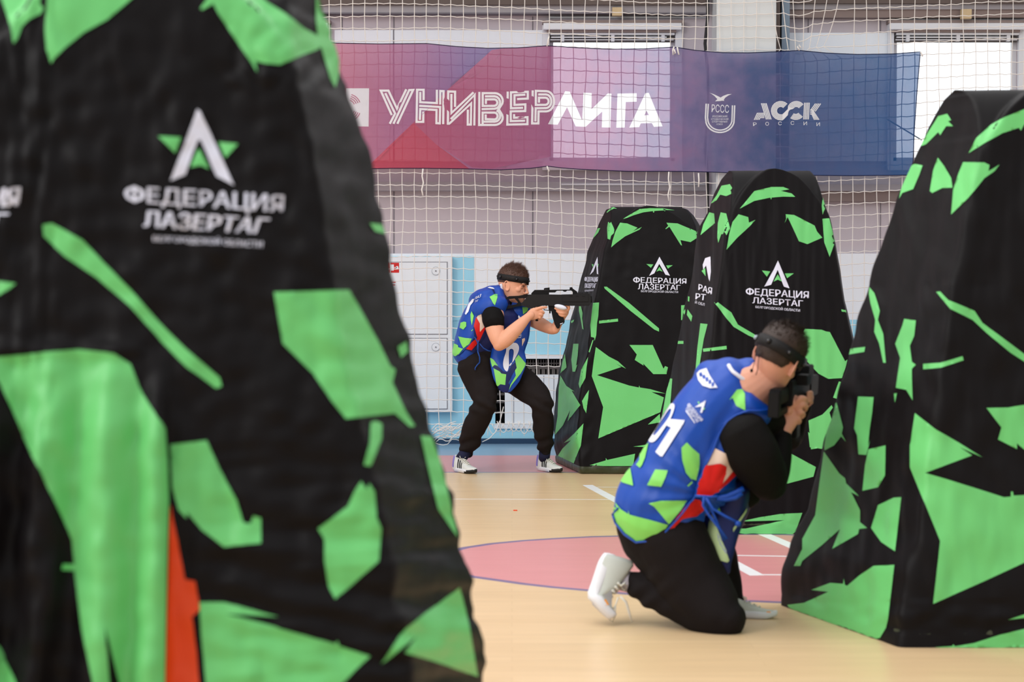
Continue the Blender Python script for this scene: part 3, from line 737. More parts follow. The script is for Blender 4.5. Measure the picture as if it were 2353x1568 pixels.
# slack of the net lying in loops along the skirting
for k in range(16):
    y0 = 978 + R.random() * 40; x0 = 985 + R.random() * 40; L_ = 40 + R.random() * 60
    net.tube([at(x0 + L_ * t / 8, min(1028, y0 - 14 * t / 8 + 9 * math.sin(t * 1.3 + k) * R.random() + (10 if k % 2 else 0)), DN - .03 - .05 * (k % 4)) for t in range(9)], .0036, 4)
for k in range(7):
    x0 = 1118 + k * 24
    net.tube([at(x0 + 30 * t / 8, 968 + 30 * math.sin(math.pi * t / 8) * (1 - .1 * (k % 3)), DN - .05) for t in range(9)], .0036, 4)
    net.tube([at(x0 + 12 + 28 * t / 8, 974 + 18 * math.sin(math.pi * t / 8), DN - .02) for t in range(9)], .0036, 4)
net.tube([at(1108, 1016, DN - .1), at(1125, 1008, DN - .1), at(1140, 992, DN - .07), at(1150, 965, DN - .05), at(1157, 935, DN - .03)], .0036, 4)
tag(net.build('protective_net', ['net'], None, smooth=True), 'white cord protective net hanging along the back wall', 'net')
# ---- banner
DB = DN - .03
def ban_mat(name, c1, c2, x0, x1, tr=.30, opaque=.0, amt=.06):
    """thin printed cloth: colour across its width, some light comes through"""
    m = bpy.data.materials.new(name); m.use_nodes = True; nt = m.node_tree; nt.nodes.clear()
    out = nt.nodes.new('ShaderNodeOutputMaterial'); tc = nt.nodes.new('ShaderNodeTexCoord'); sp = nt.nodes.new('ShaderNodeSeparateXYZ')
    nt.links.new(tc.outputs['Generated'], sp.inputs[0])
    mr = nt.nodes.new('ShaderNodeMapRange'); mr.inputs[1].default_value = x0; mr.inputs[2].default_value = x1
    nt.links.new(sp.outputs[0], mr.inputs[0])
    n = nt.nodes.new('ShaderNodeTexNoise'); n.inputs['Scale'].default_value = 6; n.inputs['Detail'].default_value = 4
    nt.links.new(tc.outputs['Object'], n.inputs['Vector'])
    ad = nt.nodes.new('ShaderNodeMath'); ad.operation = 'MULTIPLY_ADD'; ad.inputs[1].default_value = amt * 4; nt.links.new(n.outputs['Fac'], ad.inputs[0])
    sb = nt.nodes.new('ShaderNodeMath'); sb.operation = 'SUBTRACT'; sb.inputs[1].default_value = amt * 2; nt.links.new(mr.outputs[0], sb.inputs[0]); nt.links.new(sb.outputs[0], ad.inputs[2])
    cr = nt.nodes.new('ShaderNodeValToRGB'); cr.color_ramp.elements[0].color = (*lin(c1[0]), 1); cr.color_ramp.elements[1].color = (*lin(c1[-1]), 1)
    for k in range(1, len(c1) - 1):
        e = cr.color_ramp.elements.new(c2[k]); e.color = (*lin(c1[k]), 1)
    nt.links.new(ad.outputs[0], cr.inputs[0])
    d = nt.nodes.new('ShaderNodeBsdfDiffuse'); t = nt.nodes.new('ShaderNodeBsdfTranslucent'); tp = nt.nodes.new('ShaderNodeBsdfTransparent')
    m1 = nt.nodes.new('ShaderNodeMixShader'); m1.inputs[0].default_value = .25; m2 = nt.nodes.new('ShaderNodeMixShader'); m2.inputs[0].default_value = tr
    for s_ in (d, t): nt.links.new(cr.outputs[0], s_.inputs[0])
    nt.links.new(d.outputs[0], m1.inputs[1]); nt.links.new(t.outputs[0], m1.inputs[2]); nt.links.new(m1.outputs[0], m2.inputs[1]); nt.links.new(tp.outputs[0], m2.inputs[2])
    tint = nt.nodes.new('ShaderNodeMix'); tint.data_type = 'RGBA'; tint.inputs[0].default_value = .45; tint.inputs[6].default_value = (1, 1, 1, 1)
    nt.links.new(cr.outputs[0], tint.inputs[7]); nt.links.new(tint.outputs[2], tp.inputs[0])
    nt.links.new(m2.outputs[0], out.inputs[0]); return m
XB0, XB1 = 560., 2115.
def gx(x): return (x - XB0) / (XB1 - XB0)
M['b_main'] = ban_mat('banner_purple_to_blue', [(190, 124, 160), (176, 112, 152), (176, 124, 164), (138, 124, 168), (82, 100, 150), (48, 96, 154)], [0, .35, .5, .66, .8, 1], 0, 1)
M['b_pink'] = ban_mat('banner_pink_violet', [(196, 120, 146), (172, 108, 150), (132, 106, 160), (122, 114, 166)], [0, .4, .75, 1], gx(780), gx(1180), amt=.02)
M['b_red'] = ban_mat('banner_red', [(204, 78, 100), (184, 76, 106)], [0, 1], gx(850), gx(1100), amt=.02)
M['b_red2'] = ban_mat('banner_rose', [(184, 90, 122), (168, 96, 138)], [0, 1], gx(950), gx(1260), amt=.03)
M['b_white'] = ban_mat('banner_white_print', [(244, 246, 250), (244, 246, 250)], [0, 1], 0, 1, tr=.34, amt=0)
M['b_print'] = ban_mat('banner_white_lettering', [(248, 249, 252), (248, 249, 252)], [0, 1], 0, 1, tr=.04, amt=0)
M['b_dark'] = ban_mat('banner_dark_hem', [(46, 24, 56), (26, 40, 80)], [0, 1], 0, 1, tr=.05, amt=0)
top = [(560,92),(770,99),(870,101),(980,100),(1050,107),(1120,111),(1190,110),(1258,105),(1330,110),(1400,113),(1480,112),(1548,108),(1600,116),(1660,121),(1720,121.5),(1780,119),(1837,116),(1900,122),(1970,125),(2050,124),(2115,119)]
bot = [(2097,402),(2050,403),(1950,404),(1870,403),(1800,401),(1700,398),(1600,394.5),(1540,394),(1440,394),(1330,389),(1290,386),(1258,382),(1220,387),(1150,390.5),(1060,388),(980,387),(900,387),(850,388),(700,390),(560,388)]
outline = top + [(2108,200),(2101,300)] + bot
P1 = crop(860, 190, 5.602); P2 = crop(1250, 190, 8.114); P3 = crop(1600, 200, 7.353)
def arc(cx, cy, rx, ry, a0, a1, n=9): return [(cx + rx * math.cos(math.radians(a0 + (a1 - a0) * k / (n - 1))), cy + ry * math.sin(math.radians(a0 + (a1 - a0) * k / (n - 1)))) for k in range(n)]
strokes = []
w5 = 5.0
def st(cv, pts, wd=w5): strokes.append((cv(pts), wd))
# У
st(P1, [(225,418),(84,103),(183,103),(292,335),(412,85)]); st(P1, [(142,135),(268,398),(200,530)]); st(P1, [(247,530),(450,96),(500,94),(297,530)])
# Н
st(P1, [(635,225),(635,92),(552,92),(545,505),(630,505),(632,372)]); st(P1, [(592,120),(592,252),(806,264),(806,92)]); st(P1, [(578,298),(848,314),(843,525),(800,522),(802,352),(592,340),(587,480)]); st(P1, [(848,283),(850,108),(892,110),(887,535)])
# И
st(P1, [(1040,312),(1040,117),(952,114),(948,528),(966,528),(1248,266),(1243,540),(1203,540),(1205,348)]); st(P1, [(993,145),(993,392),(1278,125)]); st(P1, [(985,470),(1294,155),(1288,552)])
# В
st(P1, [(1353,120),(1350,545)] + arc(1550,450,104,95,90,-20,8) + [(1602,342)] + arc(1550,236,104,100,20,-90,8) + [(1396,136),(1396,300)] + arc(1545,257,40,42,90,-90,7) + [(1437,216),(1437,275)])
st(P1, [(1425,177)] + arc(1548,256,72,80,-90,90,8) + [(1382,342)]); st(P1, [(1395,545),(1395,386)] + arc(1548,430,40,44,-90,90,7) + [(1434,470),(1434,410)]); st(P1, [(1400,503)] + arc(1550,428,72,75,90,-70,8))
# Е
st(P1, [(1718,115),(1713,540),(1972,535),(1972,445),(1800,452),(1800,405)]); st(P1, [(1838,212),(1976,205),(1976,118),(1760,125),(1760,330),(1915,324)]); st(P1, [(1945,155),(1805,163),(1805,287),(1945,280),(1943,366),(1757,370),(1757,495),(1942,490)])
# Р
st(P1, [(2040,100),(2032,525),(2112,525),(2115,370)] + arc(2215,240,100,130,90,-90,12) + [(2080,106),(2080,287)] + arc(2205,240,40,46,90,-90,7) + [(2120,194),(2120,258)])
st(P1, [(2110,152)] + arc(2210,240,70,88,-90,90,10) + [(2078,330),(2074,500)])
solids = [P2([(75,775),(395,160),(480,168),(712,705),(735,185),(890,195),(885,495),(1190,200),(1258,205),(1238,838),(1078,835),(1085,540),(775,825),(590,815),(430,460),(255,785)]),
    P2([(1370,205),(1728,198),(1728,355),(1525,362),(1505,838),(1348,840)]),
    P2([(1590,838),(1890,195),(1955,190),(2210,815),(2050,825),(2010,755),(1912,757),(1912,607),(1955,605),(1912,520),(1872,610),(1911,608),(1911,757),(1805,760),(1775,830)]),
    [(795,203),(848,203),(847,291),(790,290)],
    P3([(222,98),(290,120),(345,145),(410,178),(455,150),(530,122),(600,118),(540,145),(490,180),(465,215),(472,235),(440,232),(400,238),(318,242),(355,205),(310,155),(260,118)])]
st(P3, [(167,282),(155,520),(165,590)] + arc(400,560,240,208,170,12,16) + [(640,520),(648,310)], 3.3)
st(P3, [(203,285),(190,510)] + arc(400,545,205,185,170,12,14) + [(605,500),(610,310)], 3.0)
for q in range(4):
    o1 = q * 26
    st(P3, [(1100 + o1, 275), (1185 + o1 * 1.0 , 548)], 2.4)
    st(P3, [(980 + o1, 555), (1030 + q * 16, 445 + q * 24), (1150, 445 + q * 24)], 2.2)
    st(P3, [(1830 + q * 26, 265), (1815 + q * 26, 548)], 2.4)
    st(P3, [(2015 + q * 29, 280), (1930 + q * 26, 395 + q * 6), ], 2.2); st(P3, [(1925, 385 + q * 24), (1965 - q * 4, 388 + q * 24), (2072 - q * 25, 555)], 2.2)
for q in range(5):
    rr = 155 - q * 21
    st(P3, arc(1425, 400, rr, rr, -45, -270, 14) + [(1425 + 30, 400 + rr)] + [(1530 + q * 4, 480 - q * 22), (1610 - q * 2, 330 - q * 6)][:1], 2.3)
    st(P3, [(1470, 545 - q * 21), (1540, 470 - q * 20)] + arc(1690, 395, 150 - q * 21, 150 - q * 21, -150, -40, 8), 2.3)
    st(P3, arc(1680, 395, 153 - q * 21, 153 - q * 21, 125, 42, 7), 2.3)
for q in range(3): solids.append(crop(0, 0, 1)([(0, 0)])) if False else None
btexts = [('РССС', P3([(262,295),(258,425),(552,305),(550,438)]), .02), ('РОССИЙСКИЙ', P3([(275,480),(275,512),(523,480),(523,512)]), .0), ('СТУДЕНЧЕСКИЙ', P3([(252,528),(252,556),(543,528),(543,556)]), .0),
    ('СПОРТИВНЫЙ', P3([(265,570),(265,600),(523,570),(523,600)]), .0), ('СОЮЗ', P3([(340,615),(340,642),(445,615),(445,642)]), .0)]
for ch, x0, y0 in (('Р',960,600),('О',1168,592),('С',1385,585),('С',1595,578),('И',1812,585),('И',2030,600)): btexts.append((ch, P3([(x0,y0),(x0,y0+60),(x0+58,y0),(x0+58,y0+60)]), .05))
breg = [(outline, 0),
    ([(780,60),(1190,60),(1130,150),(1030,205),(950,282),(850,388),(560,420),(560,60)], 1),
    ([(850,395),(853,375),(950,282),(1000,330),(1095,400)], 2),
    ([(1030,205),(1130,115),(1200,105),(1266,105),(1266,360),(1130,388),(1085,385),(1000,330),(950,282)], 3),
    ]
for q_ in (0, 1, 3): breg.append((solids[q_] if q_ < 2 else solids[3], 4))
breg.append((P2([(1590,838),(1890,195),(1955,190),(2210,815),(2050,825),(2010,755),(1805,760),(1775,830)]), 4)); breg.append((P2([(1912,520),(1872,610),(1955,605)]), 0)); solids = [solids[4]]
def spoly(pts, wd):
    a = []; b = []
    n = len(pts)
    for i, p in enumerate(pts):
        d0 = Vector((p[0] - pts[i - 1][0], p[1] - pts[i - 1][1])).normalized() if i else None
        d1 = Vector((pts[i + 1][0] - p[0], pts[i + 1][1] - p[1])).normalized() if i < n - 1 else None
        d0 = d0 or d1; d1 = d1 or d0
        n0 = Vector((-d0.y, d0.x)); n1 = Vector((-d1.y, d1.x)); m_ = (n0 + n1); m_ = m_.normalized() if m_.length > .1 else n0
        k = min(2.2, 1 / max(.3, m_.dot(n0))) * wd / 2
        a.append((p[0] + m_.x * k, p[1] + m_.y * k)); b.append((p[0] - m_.x * k, p[1] - m_.y * k))
    return a, b
def bdepth(x, y): return DB - .012 * math.sin(x * .011 + 1) * math.sin((y - 90) * .01) + .006 * fbm(x * .012, y * .004, 2) - .01 * fbm((x - y) * .02, (x + y) * .004, 5)
verts = []; edges = []
ringadd(dense(outline, 12))
for p, _ in breg[1:]: ringadd(p)
yy = 95
while yy < 405:
    xx = 565
    while xx < 2112:
        if inside(xx, yy, outline): verts.append((xx, yy))
        xx += 9
    yy += 9
ov, oe, of, *_r = delaunay_2d_cdt([Vector(v) for v in verts], edges, [], 0, 1e-4)
bn = MB(); bn.v = [tuple(at(v.x, v.y, bdepth(v.x, v.y))) for v in ov]
for f in of:
    cx = sum(ov[i].x for i in f) / 3; cy = sum(ov[i].y for i in f) / 3
    if not inside(cx, cy, outline): continue
    mi = 0
    for p, m_ in breg[1:]:
        if inside(cx, cy, p): mi = m_
    bn.f.append(tuple(f)); bn.m.append(mi)
LIFT = .003
def badd(v2, fs, mi=6, lift=LIFT): bn.add([at(x, y, bdepth(x, y) - lift) for x, y in v2], fs, mi)
for pts, wd in strokes:
    a, b = spoly(pts, wd); n = len(a)
    badd(a + b, [(i, i + 1, n + i + 1, n + i) for i in range(n - 1)])
for s_ in solids:
    if s_: v, f = tri([s_], 14); badd(v, f)
for k in range(4):
    for (cx, cy, a0, a1) in ((800, 245, -75, -20), (800, 250, 20, 75)):
        a, b = spoly(arc(cx, cy, 15 + k * 4.5, 15 + k * 4.5, a0, a1, 8), 1.8); n = len(a)
        badd(a + b, [(i, i + 1, n + i + 1, n + i) for i in range(n - 1)], 3, LIFT * 1.8)
for txt, q, bo in btexts:
    v, f = glyphs(txt, 0); (ax, ay), (bx, by), (cx, cy), (dx, dy) = q
    badd([((ax * (1 - u) + cx * u) * w_ + (bx * (1 - u) + dx * u) * (1 - w_), (ay * (1 - u) + cy * u) * w_ + (by * (1 - u) + dy * u) * (1 - w_)) for u, w_ in v], f)
hem = dense(outline, 12)
bn.tube([at(x, y, bdepth(x, y)) for x, y in hem + hem[:1]], .0035, 6, 5)
root = empty('banner', at(1400, 250, DB)); tag(root, 'long purple to blue printed banner tied to the net in front of the windows', 'banner')
bn.build('cloth', ['b_main', 'b_pink', 'b_red', 'b_red2', 'b_white', 'b_dark', 'b_print'], root)
for pts in ([(972,388),(970,405),(973,420),(969,436),(972,450)], [(1257,382),(1259,388),(1262,394)], [(1537,395),(1536,412),(1539,430),(1535,448),(1537,462)], [(1549,107),(1546,115),(1547,126),(1552,122),(1549,113)], [(1556,108),(1558,118),(1560,126)],
            [(1257,106),(1260,90),(1262,84)], [(1837,116),(1832,108),(1836,103),(1840,110)], [(2115,119),(2118,124),(2120,130)], [(1605,398),(1606,415),(1605,430)]):
    b = MB(); b.tube([at(x, y, DB - .03) for x, y in pts], .0065, 6); b.build('tie_cord', ['net'], root)
# rope stay behind the banner's free end
b = MB(); b.tube([at(2040, 275, DN + .1), at(2118, 322, DN + .1)], .006, 6); tag(b.build('rope', ['steel']), 'short grey rope slanting across the right window', 'rope')
# ---- light
wd = bpy.data.worlds.new('sky'); bpy.context.scene.world = wd; wd.use_nodes = True
bg = wd.node_tree.nodes['Background']; bg.inputs[1].default_value = .84
wn = wd.node_tree; tcw = wn.nodes.new('ShaderNodeTexCoord'); spw = wn.nodes.new('ShaderNodeSeparateXYZ'); crw = wn.nodes.new('ShaderNodeMapRange')
crw.inputs[1].default_value = .7; crw.inputs[2].default_value = .95; crw.inputs[3].default_value = 0; crw.inputs[4].default_value = 1.4   # the sky outside the windows is brightest
zr = wn.nodes.new('ShaderNodeMapRange'); zr.inputs[1].default_value = -.1; zr.inputs[2].default_value = 1.0; zr.inputs[3].default_value = .62; zr.inputs[4].default_value = 1.55
adw = wn.nodes.new('ShaderNodeMath'); adw.operation = 'ADD'
wn.links.new(tcw.outputs['Generated'], spw.inputs[0]); wn.links.new(spw.outputs[1], crw.inputs[0]); wn.links.new(spw.outputs[2], zr.inputs[0])
wn.links.new(crw.outputs[0], adw.inputs[0]); wn.links.new(zr.outputs[0], adw.inputs[1]); wn.links.new(adw.outputs[0], bg.inputs[0])
def area(name, loc, rot, sx, sy, e, col=(1, 1, 1)):
    l = bpy.data.lights.new(name, 'AREA'); l.shape = 'RECTANGLE'; l.size = sx; l.size_y = sy; l.energy = e; l.color = col
    o = bpy.data.objects.new(name, l); C.objects.link(o); o.location = loc; o.rotation_euler = rot; return o
area('unseen_lamp', (-2.5, 8, 6.4), (0, 0, 0), 8, 6, 400, (1, .98, .96))
lp = Vector((-6.5, 2.0, 5.2)); area('unseen_lamp', lp, (Vector((1.2, 10, 1.0)) - lp).to_track_quat('-Z', 'Y').to_euler(), 3.5, 2.5, 420, (1, .99, .98))  # side light added to brighten walls and model the folds, no fixture known
sc = bpy.context.scene
sc.view_settings.view_transform = 'Standard'; sc.view_settings.look = 'None'; sc.view_settings.gamma = 1; sc.view_settings.exposure = 0
# ================================================================== people
M['skin'] = mat('skin', (222, 160, 130), .5, .35, .05, 30, sss=.12)
M['skin_b'] = mat('skin_b', (206, 148, 124), .5, .35, .06, 30, sss=.12)
M['hair_brown'] = mat('brown_hair', (84, 58, 48), .55, .35, .3, 60)
M['hair_dark'] = mat('dark_brown_hair', (50, 36, 30), .55, .35, .3, 60)
M['band'] = mat('black_band', (20, 18, 19), .6, .25, 0, 5, .3, 300)
M['lens'] = mat('black_lens', (30, 30, 34), .12, .6)
M['lens_pale'] = mat('clear_lens', (150, 165, 175), .15, .6)  # pale lens colour, also used for swivels and a vest print
M['vest'] = mat('blue_vest', (8, 66, 162), .42, .35, .06, 8, .2, 250)
M['vest_navy'] = mat('navy_cloth', (14, 26, 84), .5, .3, .06, 8, .2, 250)
M['vgreen'] = mat('vest_green', (126, 208, 98), .42, .35, .04, 8)
M['piping'] = mat('blue_piping', (16, 64, 140), .5, .3)
M['red'] = mat('red_cloth', (200, 16, 14), .5, .3, .05, 10)
M['cream'] = mat('cream_cloth', (222, 200, 186), .6, .3, .05, 10)
M['tee'] = mat('black_jersey', (14, 12, 12), .75, .12, .1, 10, .2, 250)
M['trouser'] = mat('black_trousers', (30, 25, 25), .8, .12, .12, 10, .3, 220)
M['trouser_b'] = mat('black_trousers_b', (24, 20, 21), .8, .12, .12, 10, .3, 220)
M['shoe_grey'] = mat('pale_grey_mesh', (206, 208, 204), .6, .3, .05, 40, .3, 300)
M['shoe_warm'] = mat('pale_shoe_fabric', (186, 190, 182), .6, .3, .10, 14, .3, 300)
M['sole'] = mat('white_sole', (214, 214, 218), .45, .35)
M['sole_black'] = mat('black_sole', (24, 24, 24), .5, .3)
M['violet'] = mat('violet_trim', (128, 116, 190), .5, .3)
M['lace'] = mat('lace', (216, 214, 204), .7, .2)
M['sock_grey'] = mat('grey_sock', (172, 166, 176), .8, .1)
M['sock_navy'] = mat('navy_sock', (36, 38, 62), .8, .1)
M['gun'] = mat('black_gun_plastic', (26, 25, 26), .5, .25, .08, 30, .2, 200)
M['gun2'] = mat('matt_black_plastic', (15, 14, 15), .6, .18)
M['collar'] = mat('white_collar', (220, 222, 236), .5, .3)
M['eyew'] = mat('eye_white', (214, 204, 198), .25, .5); M['eyed'] = mat('iris_dark', (48, 34, 28), .2, .5)
M['lip'] = mat('lip', (176, 96, 86), .5, .3)
M['orange_patch'] = mat('orange_patch', (236, 150, 50), .5, .3)
def loft(mb, st, D, nseg=22, sub=5, mi=0, axis=None):
    """closed limb: stations (x, y, extra depth, half-width px, half-depth m or None) on the plane Y = D"""
    s = FPX / D
    P = []
    for q in st:
        x, y, dz, r = q[:4]; rb = q[4] if len(q) > 4 and q[4] is not None else r / s
        P.append((at(x, y, D + dz), r / s, rb))
    Q = []
    n = len(P)
    def cr(a, b, c, d, t): return .5 * ((2 * b) + (-a + c) * t + (2 * a - 5 * b + 4 * c - d) * t * t + (-a + 3 * b - 3 * c + d) * t ** 3)
    for i in range(n - 1):
        p0, p1, p2, p3 = P[max(i - 1, 0)], P[i], P[i + 1], P[min(i + 2, n - 1)]
        for k in range(sub):
            t = k / sub; Q.append((cr(p0[0], p1[0], p2[0], p3[0], t), max(.001, cr(p0[1], p1[1], p2[1], p3[1], t)), max(.001, cr(p0[2], p1[2], p2[2], p3[2], t))))
    Q.append(P[-1])
    # rounded ends
    def cap(a, b):
        d = (a[0] - b[0]).normalized(); r = min(a[1], a[2]); return [(a[0] + d * r * math.sin(w), a[1] * math.cos(w), a[2] * math.cos(w)) for w in (1.45, 1.15, .8, .4)]
    Q = cap(Q[0], Q[1]) + Q + cap(Q[-1], Q[-2])[::-1]
    k0 = len(mb.v); prev = None
    V = []
    for i, (p, ra, rb) in enumerate(Q):
        t = (Q[min(i + 1, len(Q) - 1)][0] - Q[max(i - 1, 0)][0]).normalized()
        view = (p - CAM).normalized()
        a = t.cross(view)
        if a.length < .25 and prev is not None: a = prev - t * prev.dot(t)
        a.normalize()
        if prev is not None and a.dot(prev) < 0: a = -a
        prev = a; b = t.cross(a).normalized()
        for j in range(nseg):
            th = j * 2 * math.pi / nseg; V.append(p + a * math.cos(th) * ra + b * math.sin(th) * rb)
    L = len(Q); F = [(i * nseg + j, i * nseg + (j + 1) % nseg, (i + 1) * nseg + (j + 1) % nseg, (i + 1) * nseg + j) for i in range(L - 1) for j in range(nseg)]
    F += [tuple(range(nseg))[::-1], tuple((L - 1) * nseg + j for j in range(nseg))]
    # make outward
    c = Q[len(Q) // 2][0]; f = F[(L // 2) * nseg]; nn = (V[f[1]] - V[f[0]]).cross(V[f[2]] - V[f[0]])
    if nn.dot(V[f[0]] - c) < 0: F = [q[::-1] for q in F]
    mb.add(V, F, mi)
def blob(mb, c, rx, ry, rz, rot=None, mi=0, n=14):
    V = []; F = []
    for i in range(1, n):
        th = math.pi * i / n
        for j in range(2 * n):
            ph = math.pi * j / n; p = Vector((rx * math.sin(th) * math.cos(ph), ry * math.sin(th) * math.sin(ph), rz * math.cos(th)))
            if rot is not None: p = rot @ p
            V.append(c + p)
    m = 2 * n
    for i in range(n - 2):
        for j in range(m): F.append((i * m + j, (i + 1) * m + j, (i + 1) * m + (j + 1) % m, i * m + (j + 1) % m))
    F += [tuple(range(m)), tuple((n - 2) * m + j for j in range(m))[::-1]]
    mb.add(V, F, mi)
def fuse(mb, voxel, smooth, disp=None):
    """one continuous skin over all the collected volumes"""
    me = mb.mesh('t'); bm = bmesh.new(); bm.from_mesh(me); bmesh.ops.recalc_face_normals(bm, faces=bm.faces); bm.to_mesh(me); bm.free()
    o = bpy.data.objects.new('t', me); C.objects.link(o)
    m = o.modifiers.new('r', 'REMESH'); m.mode = 'VOXEL'; m.voxel_size = voxel
    if smooth: k = o.modifiers.new('s', 'SMOOTH'); k.factor = .6; k.iterations = smooth
    r = bpy.data.meshes.new_from_object(o.evaluated_get(bpy.context.evaluated_depsgraph_get()))
    bpy.data.objects.remove(o); bpy.data.meshes.remove(me)
    if disp:
        nn = [v.normal.copy() for v in r.vertices]
        for v, n_ in zip(r.vertices, nn): v.co += n_ * disp(v.co)
        r.update()
    return r
def from_mesh(me):
    mb = MB(); mb.add([v.co.copy() for v in me.vertices], [tuple(p.vertices) for p in me.polygons], 0); return mb
def folds(amp, sc, seed, dirs=(1, 1, 1)):
    return lambda p: amp * fbm(p.x * sc * dirs[0] + seed, p.y * sc * dirs[1], p.z * sc * dirs[2]) + amp * .5 * fbm(p.x * sc * 2.3 * dirs[0], p.y * sc * 2.3 * dirs[1] + seed, p.z * sc * 2.3 * dirs[2])
# ---- head
HS = [(0, 7.4, 3.0, 2.4), (1, 8.7, .8, 3.6), (2.5, 9.0, -2, 4.8), (4.5, 8.9, -4.4, 5.7), (6.5, 8.9, -6.2, 6.2), (8.5, 8.8, -7.6, 6.7), (10.5, 8.4, -8.8, 7.0), (12, 8.1, -9.4, 7.2), (13.4, 9.1, -9.8, 7.3), (15.5, 9.2, -10, 7.5), (18, 8.6, -9.8, 7.4), (20.4, 7.0, -8.4, 6.5), (22.2, 4.2, -6, 4.7), (23.3, 1.5, -3, 2.4)]
def head_frame(c, fwd, up, k):
    x = fwd.normalized(); z = (up - x * up.dot(x)).normalized(); y = z.cross(x)
    Mx = Matrix((x, y, z)).transposed()
    return lambda X, Y, Z: c + Mx @ Vector((X, Y, Z - 11)) * (.01 * k), Mx
def head(mb, F, Mx, k, face=True):
    n = 28; V = []
    for z, xf, xb, hw in HS:
        for j in range(n):
            th = 2 * math.pi * j / n; cx = (xf + xb) / 2; rx = (xf - xb) / 2
            c_, s_ = math.cos(th), math.sin(th)
            X = cx + rx * math.copysign(abs(c_) ** .88, c_); Y = hw * math.copysign(abs(s_) ** .9, s_)
            if c_ > 0: Y *= 1 - .16 * c_ * c_
            V.append(F(X, Y, z))
    L = len(HS); Fc = [(i * n + j, i * n + (j + 1) % n, (i + 1) * n + (j + 1) % n, (i + 1) * n + j) for i in range(L - 1) for j in range(n)]
    Fc += [tuple(range(n))[::-1], tuple((L - 1) * n + j for j in range(n))]
    mb.add(V, Fc)
    s = .01 * k
    if face:
        for t in range(7):
            u = t / 6; blob(mb, F(8.6 + 2.2 * u, 0, 13 - 4.5 * u), (.75 + .15 * u) * s, (.65 + .4 * u) * s, .85 * s, Mx, n=7)
        for sd in (-1, 1):
            blob(mb, F(9.7, sd * 1.25, 8.0), .95 * s, .65 * s, .7 * s, Mx, n=7)
            blob(mb, F(5.2, sd * 4.0, 9.6), 2.4 * s, 1.9 * s, 2.0 * s, Mx, n=8)
            blob(mb, F(8.3, sd * 3.0, 13.7), 1.1 * s, 2.1 * s, .6 * s, Mx, n=8)
            blob(mb, F(7.2, sd * 3.1, 11.7), 1.35 * s, 1.5 * s, 1.1 * s, Mx, n=8)
        blob(mb, F(8.6, 0, 5.5), .95 * s, 2.3 * s, .55 * s, Mx, n=8); blob(mb, F(8.5, 0, 4.3), .9 * s, 2.0 * s, .55 * s, Mx, n=8); blob(mb, F(7.7, 0, 1.5), 1.7 * s, 2.1 * s, 1.5 * s, Mx, n=8)
    for sd in (-1, 1):
        e = Matrix.Rotation(math.radians(sd * -18), 3, 'Z') @ Matrix.Rotation(math.radians(-12), 3, 'Y')
        R_ = Mx @ e
        ring = [F(-.6, sd * 7.4, 11.0) + R_ @ (Vector((1.55 * math.cos(a) - .2, sd * (.55 + .25 * math.cos(a + 3.1)), 2.9 * math.sin(a) + (.3 if math.sin(a) > 0 else 0))) * s) for a in [i * 2 * math.pi / 18 for i in range(18)]]
        mb.tube(ring + ring[:1], .42 * s, 7)
        blob(mb, F(-.6, sd * 7.3, 10.9), 1.35 * s, .45 * s, 2.6 * s, R_, n=8)
        blob(mb, F(-.2, sd * 7.5, 8.5), .8 * s, .5 * s, .9 * s, R_, n=7)
